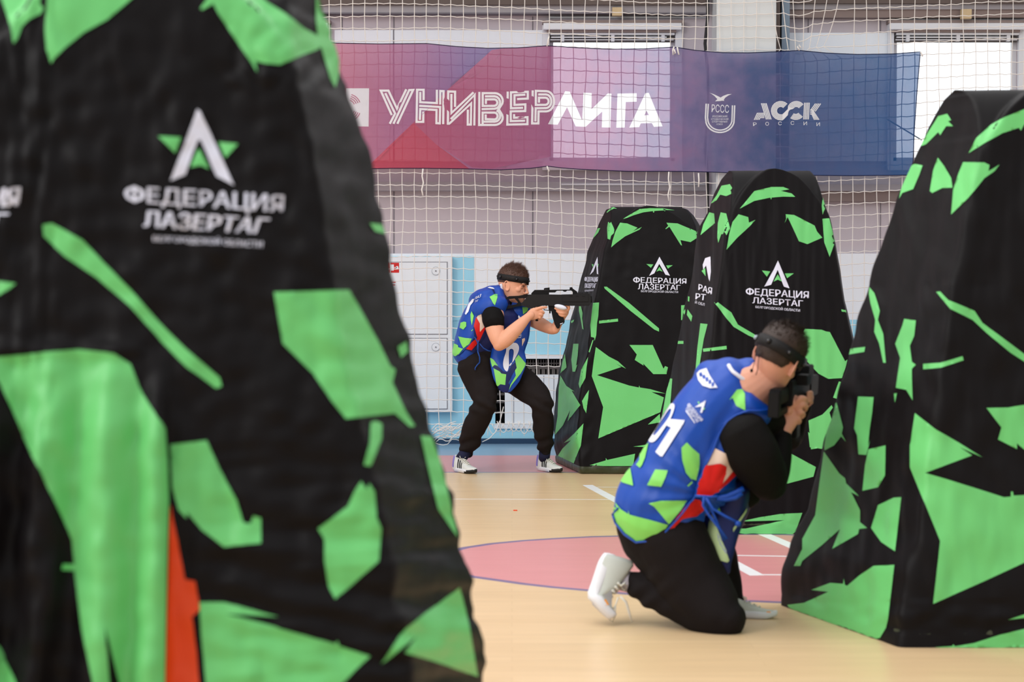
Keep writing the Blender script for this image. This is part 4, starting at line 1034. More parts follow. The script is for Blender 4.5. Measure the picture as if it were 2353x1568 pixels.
def hair(parent, F, Mx, k, m, zmin, top_len, seed, cut, n=2600, fade=True):
    """close cap plus many fine tufts"""
    rr = random.Random(seed); s = .01 * k; mb = MB()
    n_ = 40; V = []
    zs_ = [zmin + (23.3 - zmin) * i / 14 for i in range(15)]
    def prof(z):
        for (a, b) in zip(HS, HS[1:]):
            if z <= b[0]: t = (z - a[0]) / (b[0] - a[0]); return [a[q] + (b[q] - a[q]) * t for q in (1, 2, 3)]
        return HS[-1][1:]
    def surf(z, th, g):
        xf, xb, hw = prof(z); cx = (xf + xb) / 2; rx = (xf - xb) / 2; c_, s_ = math.cos(th), math.sin(th)
        X = cx + (rx + g) * math.copysign(abs(c_) ** .88, c_); Y = (hw + g) * math.copysign(abs(s_) ** .9, s_)
        if c_ > 0: Y *= 1 - .16 * c_ * c_
        return X, Y
    for z in zs_ + [23.9]:
        for j in range(n_):
            th = 2 * math.pi * j / n_; zz = min(z, 23.3)
            lim = cut(math.cos(th), z); g = (.25 + top_len * .35 * max(0, (z - 14) / 9)) if lim else -.6
            g += .12 * fbm(th * 4, z * .7, seed) * 2
            X, Y = surf(zz, th, g); V.append(F(X, Y, z + (.5 if z > 21 else 0)))
    L = 16; Fc = [(i * n_ + j, i * n_ + (j + 1) % n_, (i + 1) * n_ + (j + 1) % n_, (i + 1) * n_ + j) for i in range(L - 1) for j in range(n_)]
    Fc += [tuple((L - 1) * n_ + j for j in range(n_)), tuple(range(n_))[::-1]]
    mb.add(V, Fc)
    for q in range(n):
        z = zmin + (23.6 - zmin) * rr.random() ** .75; th = rr.random() * 6.2832
        if not cut(math.cos(th), z): continue
        X, Y = surf(min(z, 23.2), th, .1); ln = (.3 + top_len * max(0, (z - 13) / 10) ** 1.2) * (.6 + .8 * rr.random())
        o = Vector((X * .8, Y * .9, (z - 13) * 1.1)).normalized()
        flow = Vector((.75, .25 * math.sin(q), .25 + .5 * rr.random())) if z > 17 else Vector((-.1, 0, -.9))
        d = (o * .55 + flow * .7 + Vector((rr.uniform(-.35, .35), rr.uniform(-.35, .35), rr.uniform(-.2, .3)))).normalized()
        p0 = Vector((X, Y, z)); p1 = p0 + (o * .5 + d * .5) * ln * .5; p2 = p0 + d * ln
        w = .13; a = d.cross(Vector((.3, .5, .8))).normalized() * w
        pts = [p0 - a, p0 + a, p1 + a * .7, p1 - a * .7, p2]
        mb.add([F(*v) for v in pts], [(0, 1, 2, 3), (3, 2, 4)])
    return mb.build('hair', [m], parent)
def headband(parent, F, Mx, k, z0, z1, tilt, thetas, g=.55, lens='lens'):
    s = .01 * k; n = 48; V = []
    def ringpt(th, z, g_):
        c_, s_ = math.cos(th), math.sin(th); X = -.4 + (9.9 + g_) * math.copysign(abs(c_) ** .9, c_); Y = (7.6 + g_) * math.copysign(abs(s_) ** .92, s_)
        if c_ > 0: Y *= 1 - .1 * c_ * c_
        return X, Y, z + tilt * c_
    prof = [(z0, .1), (z0 + .1, g), ((z0 + z1) / 2, g + .12), (z1 - .1, g), (z1, .1)]
    for z, g_ in prof:
        for j in range(n): V.append(F(*ringpt(2 * math.pi * j / n, z, g_)))
    mb = MB(); mb.add(V, [(i * n + j, i * n + (j + 1) % n, (i + 1) * n + (j + 1) % n, (i + 1) * n + j) for i in range(4) for j in range(n)])
    hb = mb.build('headband', ['band'], parent)
    for th, mt, sz in thetas:
        th = math.radians(th); X, Y, Z = ringpt(th, (z0 + z1) / 2, g)
        dirv = Vector((math.cos(th), math.sin(th), 0)); b = MB(); c = F(X, Y, Z); dw = Mx @ dirv
        for rr_, h0, h1 in ((1.25 * sz, -.2, .35), (.95 * sz, .3, .6)):
            u = dw.cross(Vector((0, 0, 1))).normalized(); w = dw.cross(u); m = 18
            V = [c + dw * h0 * s + (u * math.cos(q * 6.2832 / m) + w * math.sin(q * 6.2832 / m)) * rr_ * s for q in range(m)] + [c + dw * h1 * s + (u * math.cos(q * 6.2832 / m) + w * math.sin(q * 6.2832 / m)) * rr_ * .8 * s for q in range(m)]
            b.add(V, [(q, (q + 1) % m, m + (q + 1) % m, m + q) for q in range(m)] + [tuple(m + q for q in range(m)), tuple(range(m))[::-1]])
        blob(b, c + dw * .5 * s, .7 * sz * s, .7 * sz * s, .7 * sz * s, mi=1, n=7)
        b.build('sensor', ['gun2', mt], hb, fix=True)
    return hb
# ---- shoes
def shoe(parent, heel, fwd, up, L, kind, bend=0):
    """heel: point under the heel; fwd: heel to toe; up: out of the sole's top"""
    x = fwd.normalized(); z = (up - x * up.dot(x)).normalized(); y = z.cross(x)
    def T(X, Y, Z):
        if bend and X > .6:
            a_ = bend * min(1, (X - .6) / .12); u_ = X - .6; X = .6 + u_ * math.cos(a_) - Z * math.sin(a_); Z = Z * math.cos(a_) + u_ * math.sin(a_)
        return heel + (x * X + y * Y + z * Z) * L
    n = 36
    def outline(g):
        o = []
        for j in range(n):
            th = 2 * math.pi * j / n; X = .5 + .5 * math.cos(th); t = X
            w = .105 + .065 * math.sin(max(0, min(1, (t - .3) / .7)) * math.pi * .75) * 1.0
            w = interp([(0, .085), (.15, .105), (.4, .105), (.7, .155), (.85, .145), (1, .06)], t)
            o.append((.5 + (.5 + g) * math.cos(th), (w + g) * math.copysign(abs(math.sin(th)) ** .7, math.sin(th))))
        return o
    sole = MB(); lay = []
    def spring(X): return .05 * max(0, (X - .72) / .28) ** 2 + .02 * max(0, (.12 - X) / .12)
    rows = [(-.02, 0), (.012, .012), (.02, .06), (.014, .10 if kind == 'A' else .13), (-.012, .115 if kind == 'A' else .15)]
    V = []
    for g, h in rows:
        for X, Y in outline(g):
            hh = h * (1.15 - .45 * max(0, X - .3)) if h > .02 else h
            V.append(T(X, Y, hh + spring(X)))
    m = len(rows); F = [(i * n + j, i * n + (j + 1) % n, (i + 1) * n + (j + 1) % n, (i + 1) * n + j) for i in range(m - 1) for j in range(n)] + [tuple(range(n))[::-1], tuple((m - 1) * n + j for j in range(n))]
    sole.add(V, F, 0)
    if kind == 'A':
        for i, f in enumerate(sole.f):
            cx = sum((Vector(sole.v[q]) - heel).dot(x) for q in f) / len(f) / L
            lvl = i // n
            if (cx > .66 and lvl < 3 and lvl * .06 < (cx - .6) * .7) or lvl == 0 and cx > .3: sole.m[i] = 1
    else:
        pass
    # upper: sections along the foot
    up_ = MB(); secs = []
    top = [(0.02, .40), (.08, .44), (.2, .40), (.30, .36), (.42, .315), (.55, .255), (.7, .20), (.82, .17), (.93, .14), (.985, .10)]
    ns = 20; V = []
    for X, hz in top:
        w = interp([(0, .07), (.1, .105), (.4, .108), (.7, .145), (.85, .13), (.985, .045)], X)
        for j in range(ns):
            th = math.pi * j / (ns - 1); c_, s_ = math.cos(th), math.sin(th)
            nar = 1 - .45 * max(0, min(1, (hz - .2) / .2)) * s_ ** 2 if X < .45 else 1
            V.append(T(X, w * math.copysign(abs(c_) ** .75, c_) * nar, .07 + spring(X) + (hz - .07) * s_ ** .8))
    m = len(top); F = [(i * ns + j, i * ns + j + 1, (i + 1) * ns + j + 1, (i + 1) * ns + j) for i in range(m - 1) for j in range(ns - 1)] + [tuple(range(ns))[::-1], tuple((m - 1) * ns + j for j in range(ns))]
    up_.add(V, F, 0)
    sh = up_.build('shoe', ['shoe_grey' if kind == 'A' else 'shoe_warm'], parent, fix=True)
    sole.build('sole', ['sole', 'sole_black'], sh, fix=True)
    def side(X, q, sd, off=.006):    # point on the flank: q 0 bottom .. 1 top
        w = interp([(0, .07), (.1, .105), (.4, .108), (.7, .145), (.85, .13), (.985, .045)], X); hz = interp(top, X)
        th = math.pi / 2 * q; c_, s_ = math.cos(th), math.sin(th); nar = 1 - .45 * max(0, min(1, (hz - .2) / .2)) * s_ ** 2 if X < .45 else 1
        return T(X, sd * (w * c_ ** .75 * nar + off), .07 + spring(X) + (hz - .07) * s_ ** .8 + off * .3)
    if kind == 'A':
        st = MB()
        for sd in (-1, 1):
            for k in range(3):
                x0 = .30 + k * .085
                P = [[side(x0 + u * .05 - q * .05, .06 + q * .62, sd) for u in (0, 1)] for q in [i / 6 for i in range(7)]]
                st.add([p for r in P for p in r], [(i * 2, i * 2 + 1, i * 2 + 3, i * 2 + 2) for i in range(6)], 0)
            P = [[side(.02 + u * .10 - .02 * q, .05 + q * .75, sd, .004) for u in (0, .5, 1)] for q in [i / 6 for i in range(7)]]
            st.add([p for r in P for p in r], [(i * 3 + j, i * 3 + j + 1, i * 3 + j + 4, i * 3 + j + 3) for i in range(6) for j in range(2)], 1)
        st.build('stripe', ['sole_black', 'violet'], sh)
    else:
        for sd in (-1, 1):
            st = MB(); P = [[side(.80 + u * .08, .15 + q * .4, sd) for u in (0, 1)] for q in [i / 4 for i in range(5)]]
            st.add([p for r in P for p in r], [(i * 2, i * 2 + 1, i * 2 + 3, i * 2 + 2) for i in range(4)], 0)
            st.build('accent', ['orange_patch'], sh)
    lc = MB()
    for k in range(6):
        X = .36 + k * .055; hz = interp(top, X) + .012
        lc.tube([T(X, -.055, .07 + spring(X) + (hz - .09)), T(X + .012, 0, spring(X) + hz + .012), T(X + (.03 if k % 2 else -.0), .055, .07 + spring(X) + (hz - .09))], .013 * L * 1.3, 5)
    for sd in (-1, 1):
        a = T(.35, 0, interp(top, .35) + .03)
        lc.tube([a, T(.33, sd * .05, interp(top, .35) + .085), T(.40, sd * .085, interp(top, .35) + .05), T(.37, sd * .03, interp(top, .35) + .02)], .010 * L, 5)
        if kind == 'A': lc.tube([a, T(.45, sd * .06, interp(top, .45) + .03), T(.52, sd * .11, interp(top, .5) - .02)], .009 * L, 5)
    lc.build('laces', ['lace'], sh)
    return sh
# =================== standing player
DA = 14.25; SA = FPX / DA
A = empty('person', ground(1168, 1086)); tag(A, 'standing person aiming a rifle to the right, blue and green vest, black trousers, headband', 'person')
FA, MXA = head_frame(at(1178, 659.5, DA - .01), Vector((.93, -.40, -.13)), Vector((.16, 0, 1)), 1.13)
b = MB(); head(b, FA, MXA, 1.13)
loft(b, [(1172, 690, .0, 20, .062), (1160, 706, .0, 22, .068), (1146, 722, .0, 30, .09)], DA)
loft(b, [(1140, 716, .0, 36, .11), (1118, 745, .0, 36, .11), (1106, 775, .0, 32, .10)], DA)
# near arm
loft(b, [(1136, 722, -.15, 22), (1136, 748, -.21, 21.5), (1142, 775, -.26, 18), (1148, 792, -.28, 14.5)], DA)
loft(b, [(1147, 793, -.28, 14), (1160, 782, -.28, 17.5), (1177, 765, -.27, 17), (1196, 746, -.25, 13.5), (1211, 731, -.22, 9.8), (1219, 725, -.205, 9.5)], DA)
loft(b, [(1216, 727, -0.205, 10, .022), (1226, 722, -0.185, 13.5, .02), (1235, 719, -0.175, 12.5, .018)], DA)
def finger(mb, pts, D, r0): loft(mb, [(x, y, dz, r0 * (1 - .10 * i)) for i, (x, y, dz) in enumerate(pts)], D, nseg=10, sub=4)
finger(b, [(1231, 712, -0.185), (1240, 708.5, -0.190), (1248, 707, -0.185), (1255, 706.5, -0.170)], DA, 4.3)
finger(b, [(1236, 716, -0.175), (1244, 715.5, -0.185), (1249, 719, -0.170), (1246, 721, -0.145)], DA, 4.2)
finger(b, [(1237, 722, -0.175), (1243, 723, -0.185), (1246, 726, -0.165), (1241, 727, -0.145)], DA, 4.1)
finger(b, [(1235, 728, -0.175), (1240, 730, -0.180), (1241, 733, -0.160), (1237, 733, -0.145)], DA, 3.8)
finger(b, [(1226, 716, -0.175), (1233, 709, -0.135), (1240, 705, -0.115)], DA, 4.6)
# far arm
loft(b, [(1196, 722, .14, 19), (1222, 734, .09, 17), (1248, 748, .01, 15), (1268, 757, -.06, 12), (1276, 757, -.08, 10)], DA)
loft(b, [(1275, 757, -.08, 11), (1281, 745, -.08, 10.5), (1289, 733, -.085, 9), (1295, 724, -.09, 7.6)], DA)
loft(b, [(1294, 726, -0.090, 8, .018), (1298, 718, -0.090, 9, .018), (1300, 710, -0.090, 8, .016)], DA)
finger(b, [(1304, 713, -0.110), (1307, 706, -0.125), (1302, 701.5, -0.130), (1296, 701, -0.130)], DA, 4.4)
finger(b, [(1301, 715, -0.120), (1294, 714, -0.145), (1284, 712, -0.150), (1276, 709, -0.145)], DA, 4.1)
finger(b, [(1300, 720, -0.120), (1294, 720, -0.145), (1286, 719, -0.150), (1280, 715.5, -0.145)], DA, 4.0)
finger(b, [(1298, 726, -0.120), (1293, 726, -0.140), (1287, 724, -0.145), (1284, 720, -0.140)], DA, 3.7)
finger(b, [(1302, 711, -0.070), (1296, 704, -0.055), (1288, 702, -0.060)], DA, 4.2)
me = fuse(b, .0032, 5); link('body', me, ['skin'], A)
s_ = .0113
for sd in (-1, 1):
    e = MB(); blob(e, FA(7.35, sd * 3.1, 11.75), 1.15 * s_, 1.2 * s_, .36 * s_, MXA, 0, 10); blob(e, FA(7.85, sd * 3.0, 11.75), .75 * s_, .8 * s_, .42 * s_, MXA, 1, 8)
    e.build('eye', ['eyew', 'eyed'], A)
    e = MB()
    e.tube([FA(8.3, sd * 1.5, 11.9), FA(8.85, sd * 2.5, 12.5), FA(8.6, sd * 3.6, 12.5), FA(7.6, sd * 4.7, 11.8)], [.1 * s_, .26 * s_, .24 * s_, .1 * s_], 6)
    e.tube([FA(9.3, sd * 1.0, 13.6), FA(9.45, sd * 2.4, 14.25), FA(8.6, sd * 4.1, 14.2), FA(7.2, sd * 5.3, 13.5)], [.3 * s_, .42 * s_, .36 * s_, .12 * s_], 6)
    e.build('eyebrow', ['hair_brown'], A)
e = MB(); e.tube([FA(9.0, sd_ * 2.1, 4.9 + .2 * abs(sd_)) for sd_ in (-1, -.5, 0, .5, 1)], [.12 * s_, .3 * s_, .34 * s_, .3 * s_, .12 * s_], 6); e.build('mouth', ['lip'], A)
hair(A, FA, MXA, 1.13, 'hair_brown', 13.0, 3.3, 3, lambda c, z: z > 15.2 + 2.6 * max(0, c) or c < .15, n=3600)
headband(A, FA, MXA, 1.13, 14.2, 18.2, -.2, [(0, 'lens', 1), (-62, 'lens', 1), (-120, 'lens', 1), (180, 'lens', 1), (70, 'lens', 1)])
# t-shirt sleeves
b = MB()
loft(b, [(1131, 722, -.15, 23, .08), (1133, 732, -.19, 25, .085), (1135, 740, -.215, 24, .082)], DA)
loft(b, [(1186, 712, .12, 20, .08), (1204, 724, .14, 20, .07)], DA)
loft(b, [(1150, 705, .02, 36, .12), (1190, 715, .05, 22, .10)], DA)
loft(b, [(1156, 698, .0, 24, .085), (1168, 704, .02, 23, .08)], DA)
link('shirt', fuse(b, .005, 4, folds(.004, 12, 3)), ['tee'], A)
# vest over the torso
b = MB()
loft(b, [(1096, 796, .0, 40, .14), (1106, 775, .0, 46, .15), (1124, 745, .0, 54, .16), (1140, 718, .02, 44, .16), (1148, 700, .02, 32, .14)], DA)
loft(b, [(1108, 690, -.03, 22, .13), (1132, 679, .0, 20, .12), (1146, 674, .0, 15, .085)], DA)
loft(b, [(1150, 735, .0, 55, .15), (1146, 780, .02, 46, .13), (1146, 800, .02, 40, .12)], DA)
link('jersey', fuse(b, .006, 7, folds(.004, 10, 5)), ['vest_navy'], A)
jm = A.children[-1]
b = MB()
loft(b, [(1073, 810, .0, 33, .155), (1086, 778, .0, 40, .165), (1104, 742, .0, 46, .175), (1122, 712, .02, 45, .18), (1136, 694, .02, 32, .15)], DA)
loft(b, [(1104, 690, -.03, 24, .15), (1130, 679, .0, 23, .13), (1147, 672, .0, 17, .09)], DA)
loft(b, [(1108, 712, -.10, 26, .09), (1130, 704, -.13, 27, .085), (1146, 700, -.11, 22, .08)], DA); loft(b, [(1148, 678, -.03, 13, .07), (1150, 700, -.09, 14, .06), (1152, 720, -.12, 9, .05)], DA)
vb = fuse(b, .005, 7, folds(.009, 9, 11, (1, 1, .6)))
V_ = from_mesh(vb); dr = Drape(vb); K = crop(1000, 560, 5.6)
jp = K([(500,1200),(497,1080),(510,1000),(545,925),(600,895),(720,1000),(760,1200),(760,1400),(720,1450),(600,1440),(500,1410),(395,1362),(450,1290)])
for p in ([(715,680),(770,650),(803,655),(800,700),(768,795),(745,770),(722,725),(700,690)], [(455,915),(472,868),(500,930),(480,1020),(474,1055),(460,990)], [(330,1020),(372,1005),(402,1012),(402,1065),(365,1108),(318,1085)],
          [(300,1195),(385,1215),(472,1222),(440,1290),(365,1350),(330,1280)], [(240,1280),(298,1310),(300,1335),(362,1355),(310,1420),(262,1450),(222,1435),(218,1380)], [(465,1120),(485,1103),(487,1112),(470,1130)]):
    dr.poly(V_, [K(p)], 3, .0035, 1)
for p in ([(385,905),(400,860),(430,780),(480,715),(505,710),(495,750),(455,800),(430,880),(398,918)],): dr.poly(V_, [K(p)], 3, .0035, 2)
dr.text(V_, 'ЛАЗ', K([(520,690),(510,720),(600,648),(585,690)]), .004, 2, .03); dr.text(V_, 'ТАГ', K([(515,735),(512,760),(560,720),(553,750)]), .004, 2, .02)
dr.poly(V_, [K([(675,572),(700,560),(745,570),(765,590),(720,585)])], 2, .004, 2)
vest = V_.build('vest', ['vest', 'vgreen', 'collar'], A); drv = dr
b = MB()
P = [drv.pt(x, y, .005, 1085, 760) for x, y in dense(K([(600,895),(545,925),(510,1000),(495,1090),(500,1200),(450,1290),(360,1385),(300,1440),(262,1458),(228,1445)]), 4)[:-30]]; P = [p for p in P if p]
b.tube([p for i, p in enumerate(P) if i == 0 or (p - P[i - 1]).length < .05], .004, 6); b.build('piping', ['piping'], vest)
# side of the jersey showing between the vest panels, red and cream
b = MB()
dr.poly(b, [jp], 3, .0055, 0)
dr.poly(b, [K([(520,985),(545,930),(596,905),(604,985),(630,1010),(640,1055),(580,1140),(545,1090),(505,1060)])], 3, .0065, 1)
dr.poly(b, [K([(500,1060),(530,940),(575,1030),(572,1140),(635,1065),(640,1100),(565,1255),(465,1372),(398,1355),(470,1270),(540,1210)])], 3, .0075, 2)
b.build('side_panel', ['vest_navy', 'cream', 'red'], vest)
# front panel hanging down
b = MB()
loft(b, [(1190, 714, .0, 30, .10), (1189, 740, .0, 31, .085), (1182, 775, -.02, 34, .065), (1170, 803, -.07, 38, .045), (1167, 832, -.13, 42, .028), (1165, 856, -.16, 37, .02), (1163, 880, -.17, 27, .016), (1161, 898, -.17, 15, .014)], DA)
fb = fuse(b, .0045, 5, folds(.005, 12, 21, (1, 1, .5))); V_ = from_mesh(fb); dr = Drape(fb); Q = crop(980, 760, 5.115)
dr.poly(V_, [Q([(780,412),(800,405),(850,430),(900,480),(955,490),(1000,410),(1045,375),(1055,440),(1000,530),(965,620),(980,640),(965,700),(945,740),(870,740),(830,690),(835,650),(890,630),(925,635),(940,520),(880,505),(855,478),(790,440)])], 3, .003, 4)
for p in ([(745,315),(790,345),(842,415),(800,405),(775,430),(760,380)], [(790,445),(860,480),(880,505),(937,515),(925,640),(870,630),(828,665),(810,560)], [(1040,340),(1080,285),(1163,385),(1155,420),(1110,500),(1000,640),(968,700),(985,640),(1050,530),(1040,470),(1060,440)], [(1040,500),(970,605),(960,625),(1000,560)]):
    dr.poly(V_, [Q(p)], 3, .0035, 1)
ring = Q([(960,160),(1020,145),(1065,155),(1085,200),(1075,260),(1020,365),(990,385),(970,420),(950,480),(915,455),(900,400),(910,330),(935,250),(940,190)]); hole = Q([(1000,218),(1022,235),(1022,290),(1005,380),(985,415),(970,395),(968,280),(975,230)])
dr.poly(V_, [smooth_ring(ring), smooth_ring(hole)], 3, .0045, 2)
dr.poly(V_, [Q([(1120,100),(1152,85),(1155,110),(1120,185)])], 3, .004, 3); dr.text(V_, 'ЗВЕ', Q([(1040,40),(1040,72),(1115,28),(1118,65)]), .004, 2, .03)
dr.poly(V_, [Q([(1035,88),(1110,78),(1110,84),(1035,95)])], 2, .004, 2)
dr.poly(V_, [K([(1120,820),(1195,820),(1185,870),(1130,910),(1125,870)])], 3, .0035, 1)
dr.poly(V_, [K([(1075,920),(1100,955),(1045,1000)])], 3, .004, 2); dr.poly(V_, [K([(985,1000),(1045,1000),(1010,1030)])], 3, .004, 1)
V_.build('vest_front', ['vest', 'vgreen', 'collar', 'cream', 'vest_navy'], A)
b = MB()
def cord(pts, dz=-.2, r=.0045, D=DA): b.tube([at(x, y, D + dz) for x, y in pts], r, 6)
dj = Drape(me) if False else None
cord(K([(505,1200),(540,1260),(555,1310),(548,1400),(575,1470),(575,1520),(548,1560)]), -.19); cord(K([(570,1285),(620,1345),(680,1380),(715,1385)]), -.18); cord(K([(560,1240),(545,1330),(540,1370)]), -.19)
cord(Q([(625,380),(600,400),(572,440),(572,465)]), -.19); cord(Q([(600,235),(622,300),(625,385)]), -.19)
b.build('tie', ['piping'], vest)
b = MB(); b.tube([at(x, y, DA - .055) for x, y in K([(870,800),(858,760),(858,600),(852,540),(842,520)])], .010, 6); b.build('collar', ['collar'], A)
# trousers
b = MB()
loft(b, [(1098, 825, .0, 50, .14), (1112, 840, .02, 54, .15), (1125, 850, .03, 52, .14)], DA)
loft(b, [(1093, 838, -.06, 42, .12), (1103, 875, -.08, 38, .105), (1113, 905, -.13, 31, .085), (1114, 928, -.15, 27, .078), (1103, 955, -.10, 28, .082), (1089, 985, -.03, 27.5, .08), (1080, 1012, .03, 24, .07), (1075, 1030, .06, 20, .062), (1075, 1040, .07, 14, .045)], DA)
loft(b, [(1140, 852, .06, 40, .12), (1180, 870, .03, 38, .11), (1218, 895, -.04, 34, .095), (1240, 920, -.10, 28, .082), (1246, 950, -.08, 24, .075), (1249, 985, -.02, 22.5, .07), (1252, 1012, .03, 20.5, .066), (1254, 1030, .05, 17.5, .058), (1254, 1039, .055, 12, .04)], DA)
loft(b, [(1150, 850, .05, 40, .12), (1190, 858, .04, 26, .08)], DA)
def dA(p):
    x, y = proj(p); d = folds(.008, 8, 31)(p)
    d += .009 * math.sin((y + .35 * x) * .22) * math.exp(-((y - 1022) / 22) ** 2) + .007 * math.sin((y - .6 * x) * .2) * math.exp(-((y - 935) / 22) ** 2)
    return d
link('trousers', fuse(b, .006, 6, dA), ['trouser'], A)
for (x, y, hx, hy, fx) in ((1071, 1038, 1044, 1083.5, .155), (1252, 1038, 1236, 1081, .165)):
    hp = ground(hx, hy); tp = hp + Vector((fx, -.215, 0))
    b = MB(); b.tube([at(x, y, DA + .05), hp + Vector((.045, -.05, .09))], [.042, .04], 14); b.build('sock', ['sock_navy'], A)
    shoe(A, hp, tp - hp, Vector((0, 0, 1)), .275, 'A')
# =================== rifle of the standing player
def extr(mb, rings, D, h, mi=0, bev=.0, z=0):
    """solid cut from a side outline: real thickness 2h"""
    for ri in rings[:1]:
        v, f = tri(rings, 40); n = len(v)
        fr = [at(x, y, D) for x, y in v]
        V = [p + Vector((0, -h + z, 0)) for p in fr] + [p + Vector((0, h + z, 0)) for p in fr]
        F = []
        ec = {}
        for q in f:
            F.append(tuple(q)); F.append(tuple(i + n for i in q[::-1]))
            for a, b in ((q[0], q[1]), (q[1], q[2]), (q[2], q[0])):
                ec[(a, b)] = 1
        for a, b in list(ec):
            if (b, a) not in ec: F.append((b, a, a + n, b + n))
        mb.add(V, F, mi)
G = crop(1180, 650, 11.765); DG = DA - .12
RA = empty('rifle', at(1262, 700, DG)); tag(RA, 'black compact assault rifle shaped tag gun held level by the standing person', 'rifle')
b = MB(); extr(b, [G([(440,318),(960,318),(1300,322),(1310,318),(1600,312),(1740,290),(2020,290),(2050,300),(2085,400),(2085,560),(2040,622),(1560,624),(1180,610),(1170,640),(950,620),(830,618),(640,640),(480,700),(420,690),(300,640),(200,610),(210,560),(330,430),(400,330)])], DG, .026)
b.build('receiver', ['gun'], RA, smooth=False, fix=True)
b = MB(); extr(b, [G([(1320,410),(1480,335),(2010,335),(2020,505),(1320,512)])], DG, .031); 
for k in range(3): extr(b, [G([(1510 + k * 170, 362), (1590 + k * 170, 362), (1590 + k * 170, 374), (1510 + k * 170, 374)])], DG, .0325, 1)
extr(b, [G([(1330,535),(2030,535),(2030,600),(1330,600)])], DG, .028)
b.build('handguard', ['gun', 'gun2'], RA, smooth=False, fix=True)
b = MB(); extr(b, [G([(480,320),(480,285),(570,195),(1515,185),(1590,150),(1720,240),(1735,300),(1600,312),(1600,250),(1562,213),(1450,213),(1412,245),(1365,245),(1325,215),(1170,220),(1120,265),(960,265),(960,320)])], DG, .011)
extr(b, [G([(820,190),(820,158),(850,142),(975,128),(975,190)])], DG, .016); extr(b, [G([(1515,190),(1520,125),(1585,120),(1600,160),(1640,190)])], DG, .014)
b.build('carry_handle', ['gun2'], RA, smooth=False, fix=True)
b = MB()
for k in range(8): x = 1735 + k * 36; extr(b, [G([(x, 292), (x, 262), (x + 20, 258), (x + 20, 292)])], DG, .012)
b.build('rail', ['gun2'], RA, smooth=False, fix=True)
b = MB(); extr(b, [G([(945,615),(1110,600),(1150,640),(1180,740),(1330,880),(1385,1040),(1365,1100),(1265,1150),(1245,1220),(1200,1245),(1160,1215),(1110,1120),(1060,950),(1020,770),(960,745)])], DG, .014); b.build('magazine', ['gun2'], RA, smooth=False, fix=True)
b = MB(); extr(b, [G([(1255,1105),(1335,1080),(1340,1092),(1262,1128)])], DG, .0155); b.build('marking', ['collar'], RA, smooth=False, fix=True)
b = MB(); extr(b, [G([(560,640),(700,620),(740,700),(700,900),(660,1040),(600,1040),(560,900),(540,760)])], DG, .017); b.build('grip', ['gun2'], RA, smooth=False, fix=True)
b = MB(); b.tube([at(x, y, DG) for x, y in G([(820,625),(825,735),(960,748),(950,620)])], .004, 6); b.tube([at(x, y, DG) for x, y in G([(880,620),(892,655),(885,690)])], .004, 6); b.tube([at(x, y, DG) for x, y in G([(985,750),(985,830)])], .006, 6); b.build('trigger_guard', ['gun2'], RA)
b = MB(); blob(b, at(1288, 706, DG - .035), .045, .022, .018, Matrix.Rotation(math.radians(14), 3, 'Y'), 0, 12); b.build('foregrip', ['collar'], RA)
HH4 = crop(1120, 580, 11.2)
b = MB(); extr(b, [HH4([(435,1190),(560,1130),(800,1120),(1000,1085),(1130,1090),(1130,1330),(1000,1360),(760,1400),(480,1470),(420,1440),(400,1260)]), HH4([(500,1215),(700,1190),(790,1290),(740,1340),(510,1380),(480,1290)]), HH4([(790,1190),(980,1180),(1010,1200),(960,1310),(870,1320)])], DG, .014)
b.build('stock', ['gun2'], RA, smooth=False, fix=True)
b = MB(); b.tube([at(1354, 684, DG) , at(1360, 684, DG)], .012, 12); b.tube([at(1340, 690, DG), at(1360, 690, DG)], .018, 14); b.build('barrel', ['gun2'], RA)
# =================== kneeling player
DBP = 7.85
B = empty('person', ground(1600, 1440)); tag(B, 'kneeling person seen from behind in a blue vest numbered 01, black sleeves and trousers', 'person')
FB, MXB = head_frame(at(1784, 830, DBP - .02), Vector((.50, .80, -.34)), Vector((.44, -.05, 1)), 1.12)
b = MB(); head(b, FB, MXB, 1.12)
loft(b, [(1775, 850, .0, 42, .068), (1750, 876, .0, 48, .07), (1715, 900, .0, 62, .10)], DBP)
loft(b, [(1700, 930, .05, 80, .14), (1640, 1020, .05, 75, .13), (1590, 1120, .05, 75, .13)], DBP)
loft(b, [(1735, 1020, -.05, 26), (1755, 1060, -.02, 26), (1768, 1105, .0, 26)], DBP)
loft(b, [(1770, 1105, .0, 28), (1787, 1050, .03, 26), (1797, 1010, .05, 20), (1803, 985, .06, 17.5)], DBP)
loft(b, [(1803, 988, .06, 18, .028), (1812, 962, .07, 25, .026), (1822, 940, .08, 26, .024)], DBP)
finger(b, [(1826, 930, .06), (1838, 916, .05), (1850, 918, .07), (1852, 926, .10)], DBP, 8.5)
finger(b, [(1832, 940, .06), (1844, 930, .055), (1852, 936, .08), (1848, 944, .11)], DBP, 8.2)
finger(b, [(1832, 952, .06), (1841, 948, .055), (1846, 954, .08), (1840, 960, .11)], DBP, 7.8)
finger(b, [(1826, 962, .06), (1834, 963, .06), (1837, 970, .08), (1831, 972, .11)], DBP, 7.2)
finger(b, [(1812, 945, .05), (1816, 928, .05), (1828, 915, .07)], DBP, 9)
loft(b, [(1700, 960, .1, 40, .08), (1790, 985, .30, 24), (1820, 1010, .42, 20), (1835, 965, .42, 15), (1850, 925, .36, 13)], DBP)
loft(b, [(1850, 925, .34, 16, .02), (1858, 912, .33, 14, .02)], DBP)
for k in range(4): finger(b, [(1856, 908 + k * 7, .32), (1864, 904 + k * 7, .28), (1862, 902 + k * 7, .25), (1856, 903 + k * 7, .24)], DBP, 6)
link('body', fuse(b, .0038, 4), ['skin_b'], B)
b = MB(); s2 = .0112
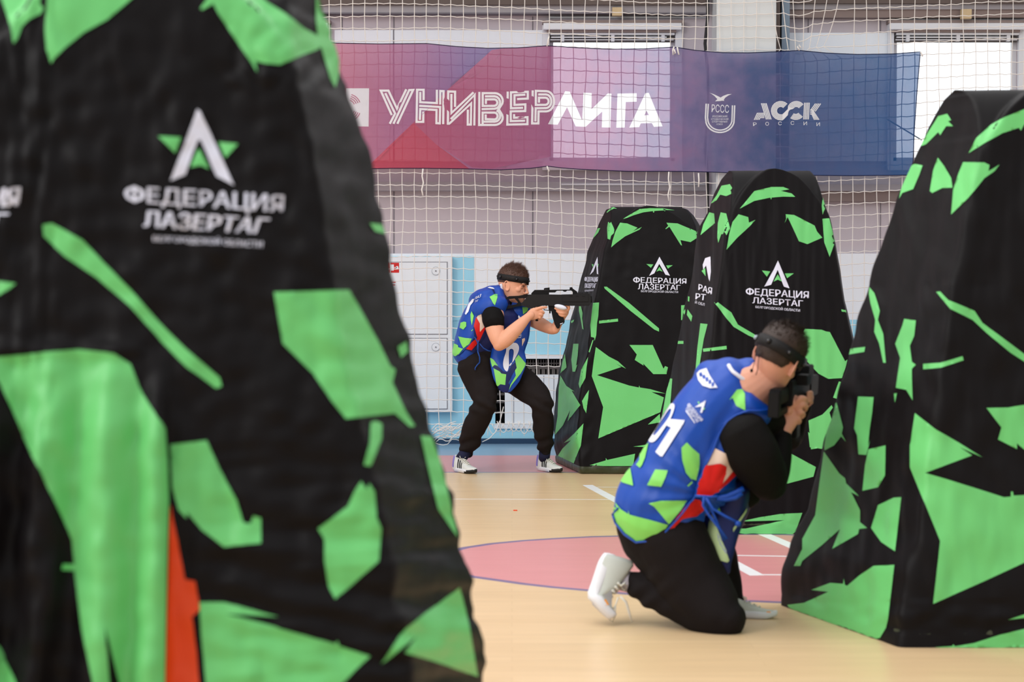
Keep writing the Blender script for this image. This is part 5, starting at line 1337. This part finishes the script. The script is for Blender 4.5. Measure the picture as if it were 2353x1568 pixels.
hair(B, FB, MXB, 1.12, 'hair_dark', 8.2, 2.6, 5, lambda c, z: (z > 15.5 + 3 * max(0, c)) or (c < -.25 and z > 8.5 + 5 * max(0, c + .7)) or (c < .2 and z > 13), n=4800)
headband(B, FB, MXB, 1.12, 12.2, 16.4, -.6, [(180, 'lens', 1), (128, 'lens_pale', 1.3), (75, 'lens_pale', 1.2), (-128, 'lens', 1), (-75, 'lens', 1), (0, 'lens', 1)], g=.9)
b = MB(); b.tube([at(1738, 808, DBP - .09), at(1734, 830, DBP - .08), at(1729, 850, DBP - .07)], .0015, 5); b.tube([at(1744, 812, DBP - .09), at(1741, 850, DBP - .08), at(1737, 862, DBP - .075)], .0015, 5)
blob(b, at(1727, 852, DBP - .075), .006, .006, .008, None, 0, 7); b.build('ear_wire', ['gun2'], B)
# black long-sleeve
b = MB()
loft(b, [(1708, 1000, -.13, 59, .085), (1731, 1046, -.12, 60, .09), (1757, 1090, -.06, 52, .08), (1767, 1112, -.01, 42, .07)], DBP)
loft(b, [(1768, 1112, .0, 40, .065), (1785, 1060, .03, 34, .06), (1795, 1020, .05, 26, .05), (1799, 1003, .055, 21, .04)], DBP)
loft(b, [(1700, 960, .05, 60, .15), (1745, 965, .15, 40, .14), (1790, 985, .30, 32, .07), (1815, 1012, .42, 28, .06), (1835, 965, .42, 22, .04), (1846, 938, .38, 20, .035)], DBP)
loft(b, [(1720, 1050, .12, 60, .1), (1700, 1120, .12, 55, .1)], DBP)
link('shirt', fuse(b, .007, 5, folds(.004, 8, 41)), ['tee'], B)
b = MB()
loft(b, [(1650, 1190, .12, 62, .13), (1668, 1130, .13, 66, .13), (1690, 1060, .13, 60, .13), (1700, 1000, .12, 50, .12)], DBP)
link('jersey', fuse(b, .008, 5, folds(.004, 8, 43)), ['vest_navy'], B)
b = MB()
loft(b, [(1513, 1176, .03, 106, .185), (1524, 1146, .03, 106, .19), (1552, 1085, .03, 92, .185), (1596, 1005, .03, 86, .18), (1648, 930, .04, 86, .18), (1690, 888, .05, 74, .15), (1718, 872, .05, 50, .10)], DBP)
loft(b, [(1618, 1110, .0, 70, .14), (1645, 1050, .0, 60, .15), (1680, 975, .0, 56, .15)], DBP)
loft(b, [(1632, 868, .05, 40, .12), (1660, 862, .05, 34, .11)], DBP)
loft(b, [(1700, 935, -.03, 52, .12), (1738, 950, -.02, 34, .1)], DBP)
def foldB(p):
    x, y = proj(p); d = folds(.008, 6, 51, (1, 1, .6))(p); r = math.hypot(x - 1625, y - 1140)      # creases drawn to the knot of the ties
    return d + .004 * math.sin(math.atan2(y - 1140, x - 1625) * 15) * math.exp(-((r - 90) / 75) ** 2)
vb = fuse(b, .007, 8, foldB); V_ = from_mesh(vb); dr = Drape(vb); K = crop(1380, 800, 3.485)
for p in ([(1028,418),(1090,335),(1130,332),(1155,370),(1160,500),(1090,465),(1055,400)], [(650,800),(690,757),(735,805),(790,850),(790,930),(765,1060),(720,1050),(680,1000),(655,900)], [(375,1100),(440,975),(540,980),(520,1040),(485,1112)],
          [(385,1245),(480,1225),(690,1220),(640,1300),(545,1410),(480,1330),(430,1270)], [(240,950),(265,1105),(155,1072)], [(320,830),(388,760),(360,880),(335,940),(318,962),(288,938),(315,900)], [(690,1105),(730,1065),(732,1080),(700,1112)],
          [(95,1262),(135,1285),(120,1235),(165,1290),(225,1330),(225,1300),(235,1335),(540,1415),(500,1475),(400,1530),(290,1545),(200,1480),(130,1400),(100,1320)]):
    dr.poly(V_, [K(p)], 6, .004, 1)
for p in ([(575,450),(592,455),(590,500),(570,560),(548,600),(500,680),(450,740),(415,755),(392,745),(390,700),(430,640),(470,600),(520,520)], [(560,575),(672,578),(668,600),(495,872),(478,868),(445,835),(560,640),(540,640),(530,625)]): pass
zero = K([(575,448),(594,455),(594,490),(560,575),(480,700),(435,752),(400,756),(388,735),(395,690),(450,600),(520,510),(545,460)]); zh = K([(560,490),(572,500),(550,560),(480,655),(440,700),(428,700),(430,680),(480,600),(540,510)])
dr.poly(V_, [smooth_ring(zero), smooth_ring(zh)], 5, .0045, 2); dr.poly(V_, [K([(555,572),(676,580),(665,610),(497,872),(480,868),(443,835),(568,640),(535,625)])], 5, .0045, 2)
dr.poly(V_, [K([(845,422),(815,520),(800,520),(812,470),(755,478),(830,430)])], 4, .0045, 2); dr.poly(V_, [K([(780,435),(795,432),(790,455)])], 4, .0045, 1); dr.poly(V_, [K([(820,490),(838,480),(830,500)])], 4, .0045, 1)
dr.text(V_, 'ФЕДЕРАЦИЯ', K([(712,442),(695,462),(820,572),(805,590)]), .0045, 2, .03); dr.text(V_, 'ЛАЗЕРТАГ', K([(698,470),(685,492),(792,588),(780,606)]), .0045, 2, .03)
dr.poly(V_, [K([(690,500),(760,600),(755,604),(684,508)])], 4, .0045, 2)
# round print below the collar
dsk = [(845 + 92 * math.cos(a), 245 + 85 * math.sin(a)) for a in [math.radians(v) for v in range(25, 236, 12)]]
v, f = tri([K([(775,205),(800,180),(850,165),(880,230),(937,320),(880,325),(820,305),(785,260)])], 4)
dr.poly(V_, [K([(775,205),(800,180),(850,165),(880,230),(937,320),(880,325),(820,305),(785,260)])], 5, .0045, 2)
for i in range(5): dr.poly(V_, [K([(795 + i * 24, 205 + i * 20), (815 + i * 24, 195 + i * 20), (822 + i * 22, 225 + i * 20), (802 + i * 22, 235 + i * 20)])], 4, .0062, 0)
vest = V_.build('vest', ['vest', 'vgreen', 'collar'], B)
b = MB()
for ring, mi, off in ((K([(910,800),(1000,845),(1125,822),(1140,900),(1080,1010),(940,1150),(870,1180),(760,1180),(770,1130),(850,940)]), 1, .006), (K([(850,940),(960,925),(1000,945),(1000,1010),(940,1150),(870,1180),(757,1185),(790,1060)]), 2, .010),
                      (K([(1120,860),(1142,900),(1080,1010),(950,1140),(960,1100),(1060,980)]), 2, .008), (K([(740,1205),(800,1215),(830,1290),(760,1345),(650,1370),(600,1420),(545,1505),(512,1505),(560,1420),(620,1330)]), 2, .008)):
    dr.poly(b, [ring], 6, off, mi)
b.build('side_panel', ['vest_navy', 'cream', 'red'], vest)
b = MB()
def drc(pts, r, off=.008):
    P = [dr.pt(x, y, off, 1600, 1050) for x, y in dense(pts, 8)[:-1]]; P = [p for p in P if p]
    P2_ = [P[0]]
    for p in P[1:]:
        if (p - P2_[-1]).length < .06: P2_.append(p)
    if len(P2_) > 2: b.tube(P2_, r, 6)
bnd = K([(1345,505),(1180,500),(1100,530),(1020,590),(960,680),(915,790),(850,930),(790,1060),(755,1180),(690,1270),(560,1420),(500,1490),(400,1540),(290,1550),(200,1490),(130,1400),(95,1300)])
pp = []
for a, c in zip(bnd, bnd[1:]): pp += [(a[0] + (c[0] - a[0]) * t / 6, a[1] + (c[1] - a[1]) * t / 6) for t in range(6)]
P = [dr.pt(x, y, .008, 1600, 1050) for x, y in pp]; P = [p for p in P if p]
seg = [P[0]]
for p in P[1:]:
    if (p - seg[-1]).length < .08: seg.append(p)
b.tube(seg, .0045, 6)
def cordB(pts, dz, r=.006): b.tube([at(x, y, DBP + dz) for x, y in K(pts)], r, 6)
cordB([(755,1185),(820,1190),(880,1195),(940,1190)], -.17); cordB([(830,1190),(820,1260),(860,1330),(930,1420),(1010,1530)], -.18); cordB([(840,1200),(900,1290),(1000,1350),(1100,1400)], -.18); cordB([(850,1190),(900,1320),(940,1420),(990,1540)], -.17)
cordB([(930,1200),(1010,1190),(1100,1150),(1145,1125)], -.12, .011); cordB([(930,1205),(1000,1215),(1080,1200),(1130,1160)], -.12, .011); blob(b, at(*K([(1100, 1408)])[0], DBP - .18), .012, .012, .012, None, 0, 7)
b.build('tie', ['vest'], vest)
b = MB(); cc = crop(1650, 700, 4.9)
cp = cc([(118,690),(130,715),(160,760),(250,830),(350,900),(410,960),(440,1005)])
pp = []
for a, c in zip(cp, cp[1:]): pp += [(a[0] + (c[0] - a[0]) * t / 3, a[1] + (c[1] - a[1]) * t / 3) for t in range(3)]
P = [dr.pt(x, y, .004) or at(x, y, DBP - .08) for x, y in pp]
seg = [P[0]]
for p in P[1:]:
    if (p - seg[-1]).length < .1: seg.append(p)
b.tube(seg, .008, 8); b.build('collar', ['collar'], B)
# front panel hanging between the thighs
b = MB()
loft(b, [(1690, 1130, .05, 36, .08), (1672, 1190, .02, 40, .05), (1660, 1240, -.02, 34, .035), (1660, 1285, -.04, 24, .03), (1668, 1312, -.04, 12, .02)], DBP)
fb = fuse(b, .006, 5, folds(.006, 9, 61, (1, 1, .5))); V_ = from_mesh(fb); dr = Drape(fb); K2 = crop(1300, 1150, 4.48)
for p, mi in (([(1490,140),(1520,120),(1545,250),(1640,500),(1680,620),(1660,640),(1560,610),(1460,550),(1455,420),(1475,250)], 3), ([(1560,330),(1600,400),(1655,520),(1650,560),(1600,480),(1570,420)], 2), ([(1520,0),(1560,0),(1600,130),(1560,110),(1530,60)], 1), ([(1860,80),(1870,95),(1760,270),(1720,330),(1720,290)], 3)):
    dr.poly(V_, [K2(p)], 5, .004, mi)
M['palegreen'] = mat('pale_green_print', (176, 200, 146), .5, .3)
V_.build('vest_front', ['vest_navy', 'vgreen', 'lens_pale', 'palegreen'], B)
# trousers
b = MB()
loft(b, [(1500, 1190, .05, 88, .17), (1512, 1225, .05, 92, .17), (1535, 1262, .02, 84, .16)], DBP)
loft(b, [(1540, 1235, -.02, 88, .14), (1572, 1300, -.04, 84, .13), (1612, 1360, -.08, 74, .11), (1650, 1405, -.12, 60, .095), (1672, 1424, -.14, 42, .085)], DBP)
loft(b, [(1672, 1428, -.14, 38, .075), (1640, 1422, -.12, 42, .075), (1590, 1400, -.06, 46, .075), (1530, 1370, .0, 44, .07), (1488, 1352, .06, 37, .062), (1470, 1346, .08, 32, .055), (1460, 1343, .09, 28, .05)], DBP)
loft(b, [(1570, 1220, .18, 70, .11), (1620, 1238, .30, 58, .09), (1650, 1262, .38, 42, .08), (1668, 1310, .40, 34, .065), (1682, 1360, .40, 28, .055), (1692, 1385, .39, 22, .045)], DBP)
def dBf(p):
    x, y = proj(p); d = folds(.008, 6, 71)(p)
    d += .006 * math.sin((x * .8 + y) * .12) * math.exp(-((x - 1470) / 60) ** 2 - ((y - 1370) / 60) ** 2)
    return d
link('trousers', fuse(b, .007, 7, dBf), ['trouser_b'], B)
b = MB(); loft(b, [(1446, 1338, .10, 25, .042), (1425, 1332, .11, 25, .04), (1405, 1326, .12, 27, .042)], DBP); b.build('sock', ['sock_grey'], B)
hb_ = at(1384, 1272, DBP + .14); ball = at(1348, 1392, DBP + .05)
sh = shoe(B, hb_, ball - hb_, Vector((1, -.15, .28)), .315, 'B', bend=math.radians(48))
b = MB(); T4 = lambda pts: [at(1300 + x / 4.48, 1150 + y / 4.48, DBP + .02) for x, y in pts]
b.tube(T4([(560,990),(620,1050),(650,1150),(680,1255)]), [.004, .006, .006, .004], 6); b.tube(T4([(540,1000),(510,1090),(455,1160),(450,1230),(480,1255),(505,1200),(512,1090)]), .0035, 6); b.build('loose_lace', ['lace'], sh)
hp = ground(1668, 1398) + Vector((0, .06, 0)); shoe(B, Vector((hp.x - .02, ground(1700, 1421).y + .02, 0)), Vector((1, -.15, 0)), Vector((0, 0, 1)), .20, 'B')
# =================== rifle of the kneeling player: points away to the right
RB = empty('rifle', at(1835, 900, DBP + .3)); tag(RB, 'black tag gun pressed to the cheek of the kneeling person, pointing away', 'rifle')
o0 = at(1800, 905, DBP + .02); dv = (at(1862, 880, DBP + .62) - o0).normalized(); uv = (Vector((0.05, 0, 1)) - dv * dv.z).normalized(); sv = dv.cross(uv)
R3 = Matrix((sv, dv, uv)).transposed()
def gb(mb, s0, s1, d0, d1, u0, u1, mi=0, bev=.004):
    c = o0 + sv * (s0 + s1) / 2 + dv * (d0 + d1) / 2 + uv * (u0 + u1) / 2; h = Vector(((s1 - s0) / 2, (d1 - d0) / 2, (u1 - u0) / 2))
    bm = bmesh.new(); bmesh.ops.create_cube(bm, size=2)
    for q in bm.verts: q.co = Vector((q.co.x * h.x, q.co.y * h.y, q.co.z * h.z))
    bmesh.ops.bevel(bm, geom=bm.edges[:], offset=bev, segments=2, affect='EDGES')
    for i, q in enumerate(bm.verts): q.index = i
    mb.add([c + R3 @ q.co for q in bm.verts], [[q.index for q in f.verts] for f in bm.faces], mi); bm.free()
b = MB(); gb(b, -.035, .035, .0, .42, -.05, .05); gb(b, -.024, .024, -.18, .0, -.03, .03); b.build('receiver', ['gun2'], RB, smooth=False)
b = MB(); gb(b, -.022, .022, -.20, -.16, -.08, .02); gb(b, -.018, .018, -.17, .02, -.08, -.05); b.build('stock', ['gun2'], RB, smooth=False)
b = MB(); gb(b, -.04, .04, .42, .60, -.045, .04); b.tube([o0 + dv * .60, o0 + dv * .72], .02, 14); b.build('barrel', ['gun2'], RB, smooth=False)
b = MB(); gb(b, -.016, .016, .02, .40, .05, .08); gb(b, -.028, .028, .08, .2, .08, .125); gb(b, -.022, .022, .34, .40, .08, .12); b.build('carry_handle', ['gun', ], RB, smooth=False)
b = MB(); gb(b, -.05, .06, .22, .34, .02, .10); gb(b, .03, .075, .1, .2, .03, .07); b.build('sight', ['gun2'], RB, smooth=False)
b = MB(); gb(b, -.02, .02, .24, .32, -.20, -.05); b.build('magazine', ['gun2'], RB, smooth=False)
b = MB(); gb(b, -.018, .018, .04, .09, -.15, -.05); b.build('grip', ['gun2'], RB, smooth=False)
b = MB(); c = o0 + sv * -.036 + dv * .1; blob(b, at(1772, 872, DBP - .02), .012, .008, .010, None, 0, 8); b.build('swivel', ['lens_pale'], RB)
b = MB(); blob(b, at(1788, 932, DBP + .02), .007, .006, .012, None, 0, 7); b.build('swivel', ['lens_pale'], RB)
